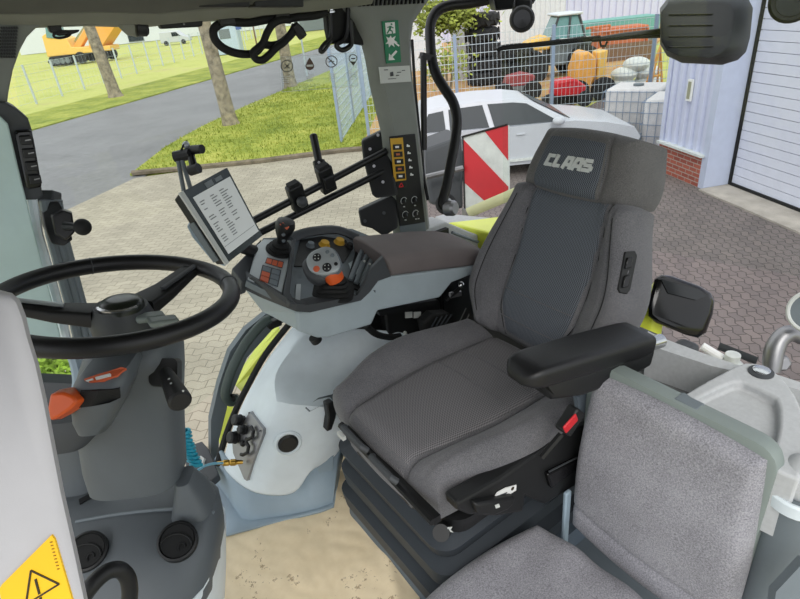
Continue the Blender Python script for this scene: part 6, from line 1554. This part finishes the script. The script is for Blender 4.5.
for q in ((327.5, 57.5, 335.5, 65.5), (328.5, 62.5, 332, 60), (332, 62.5, 334, 61)): b.prism([G_(x, y, .002) for x, y in ln(*q, 1)], (0, -.001, 0))
b.build('prohibition_symbol', 'ink', t, smooth=0)
b = iring(353, 58.5, 3.9); b.prism([G_(x, y, .002) for x, y in ((350, 61.5), (356, 61.5), (353.4, 66))], (0, -.001, 0)); b.prism([G_(x, y, .002) for x, y in ((351, 58), (355, 57.8), (355, 59), (351, 59.2))], (0, -.001, 0)); b.build('location_symbol', 'ink', t, smooth=0)
b = MB()
for x0 in (286, 310, 332, 353):
    for k in range(4): w_ = 4-k*.4; b.prism([G_(x, y, .0015) for x, y in ((x0-w_, 76+k*2-(x0-286)*.05), (x0+w_, 75.8+k*2-(x0-286)*.05), (x0+w_, 76.4+k*2-(x0-286)*.05), (x0-w_, 76.6+k*2-(x0-286)*.05))], (0, -.0005, 0))
b.build('fine_print', 'label_white', t, smooth=0)
# things under the roof rail on the left
t = thing('cup_ring', K_(66, 34), 'black ring bracket hanging under the roof rail near the front pillar', 'bracket')
MB().prism([K_(x, y) for x, y in ((47, 24), (61, 23), (62, 30), (80, 29.5), (79, 32), (70, 35), (60, 36), (50, 32))], (0, .03, 0)).build('arm', 'black_plastic', t, bevel=.003)
b = MB(); b.tube([K_(62+8.5*math.cos(a)+3*math.sin(a)*0, 34.5+3.2*math.sin(a)-1.2*math.cos(a)) for a in [2*PI*i/24 for i in range(24)]], .003, 6, closed=True); b.build('ring', 'black_metal', t)
t = thing('rail_lamp', K_(140, 30), 'small olive-grey swivel spot with black front under the roof rail', 'lamp')
MB().tube([K_(124, 22), K_(130, 25, VC-.02), K_(138, 27, VC-.03)], [.02, .026, .024], 12).build('body', 'olive_trim', t)
MB().tube([K_(138, 27, VC-.03), K_(146, 28, VC-.035), K_(147.5, 28, VC-.035)], [.022, .02, .015], 14).build('front', 'black_plastic', t)
t = thing('grab_bar', K_(185, 25), 'flat black handle bar under the roof rail above the white van', 'handle')
MB().prism([K_(x, y) for x, y in ((159, 23), (200, 19.5), (203, 21), (203, 26), (199, 27), (162, 29))], (0, .03, 0)).build('bar', 'black_plastic', t, bevel=.004); MB().ball(K_(184, 24, VC-.002), .003, 6).build('screw', 'steel', t)
MB().prism([K_(x, y) for x, y in ((62, 26), (160, 23), (160, 18), (62, 21))], (0, .04, 0)).build('rail_lip', 'olive_trim', smooth=0, label='grey lower lip of the roof rail between ring bracket and black handle bar', cat='trim')
# device clamp on the front right pillar
dc = 1.42
t = thing('pillar_clamp', D(60, 240, dc), 'black clamp with round ball head on the front right pillar edge', 'clamp')
MB().hull([D(x, y, dc) for x, y in ((40, 203), (58, 201), (66, 214), (73, 240), (64, 246), (52, 244), (44, 225))], [D(x, y, dc+.05) for x, y in ((37, 200), (56, 198), (63, 212), (69, 236), (60, 243), (49, 241), (41, 223))]).build('jaw', 'black_plastic', t, bevel=.004)
MB().hull([D(x, y, dc-.03) for x, y in ((52, 216), (63, 210), (72, 213), (75, 232), (66, 240), (56, 234))], [D(x, y, dc) for x, y in ((50, 214), (63, 208), (72, 211), (75, 232), (66, 242), (55, 236))]).build('plate', 'black_metal', t, bevel=.004)
MB().box(D(48, 197, dc+.03), (.05, .04, .03), ax=CX, ay=FWD).build('spacer', 'dark_grey', t, bevel=.004)
MB().tube([D(66, 226, dc-.035), D(72, 226, dc-.045), D(78, 227, dc-.05)], [.012, .009, .008], 10).build('neck', 'black_metal', t); MB().ball(D(82.5, 227, dc-.05), .0205, 12).build('ball', 'black_rubber', t)
w = bpy.data.worlds.new('sky'); SC.world = w; w.use_nodes = True
nt = w.node_tree; bg = nt.nodes['Background']
tc = nt.nodes.new('ShaderNodeTexCoord'); sp = nt.nodes.new('ShaderNodeSeparateXYZ'); nt.links.new(tc.outputs['Generated'], sp.inputs[0])
rp = nt.nodes.new('ShaderNodeValToRGB'); nt.links.new(sp.outputs[2], rp.inputs['Fac'])
e = rp.color_ramp.elements; e[0].position = 0; e[0].color = (.90, .94, 1, 1); e[1].position = .6; e[1].color = (.95, .97, 1.0, 1)
nt.links.new(rp.outputs['Color'], bg.inputs['Color']); bg.inputs['Strength'].default_value = 1.0
sl = bpy.data.lights.new('sun', 'SUN'); so = bpy.data.objects.new('sun', sl); COL.objects.link(so)
sl.energy = 1.2; sl.angle = math.radians(35); sl.color = (1, .97, .92)
sd = V((-.45, -.75, .85)); so.location = sd*20; so.rotation_euler = (-sd).to_track_quat('-Z', 'Y').to_euler()
SC.view_settings.view_transform = 'Standard'; SC.view_settings.look = 'None'; SC.view_settings.gamma = 1; SC.view_settings.use_curve_mapping = False
SC.view_settings.exposure = .35
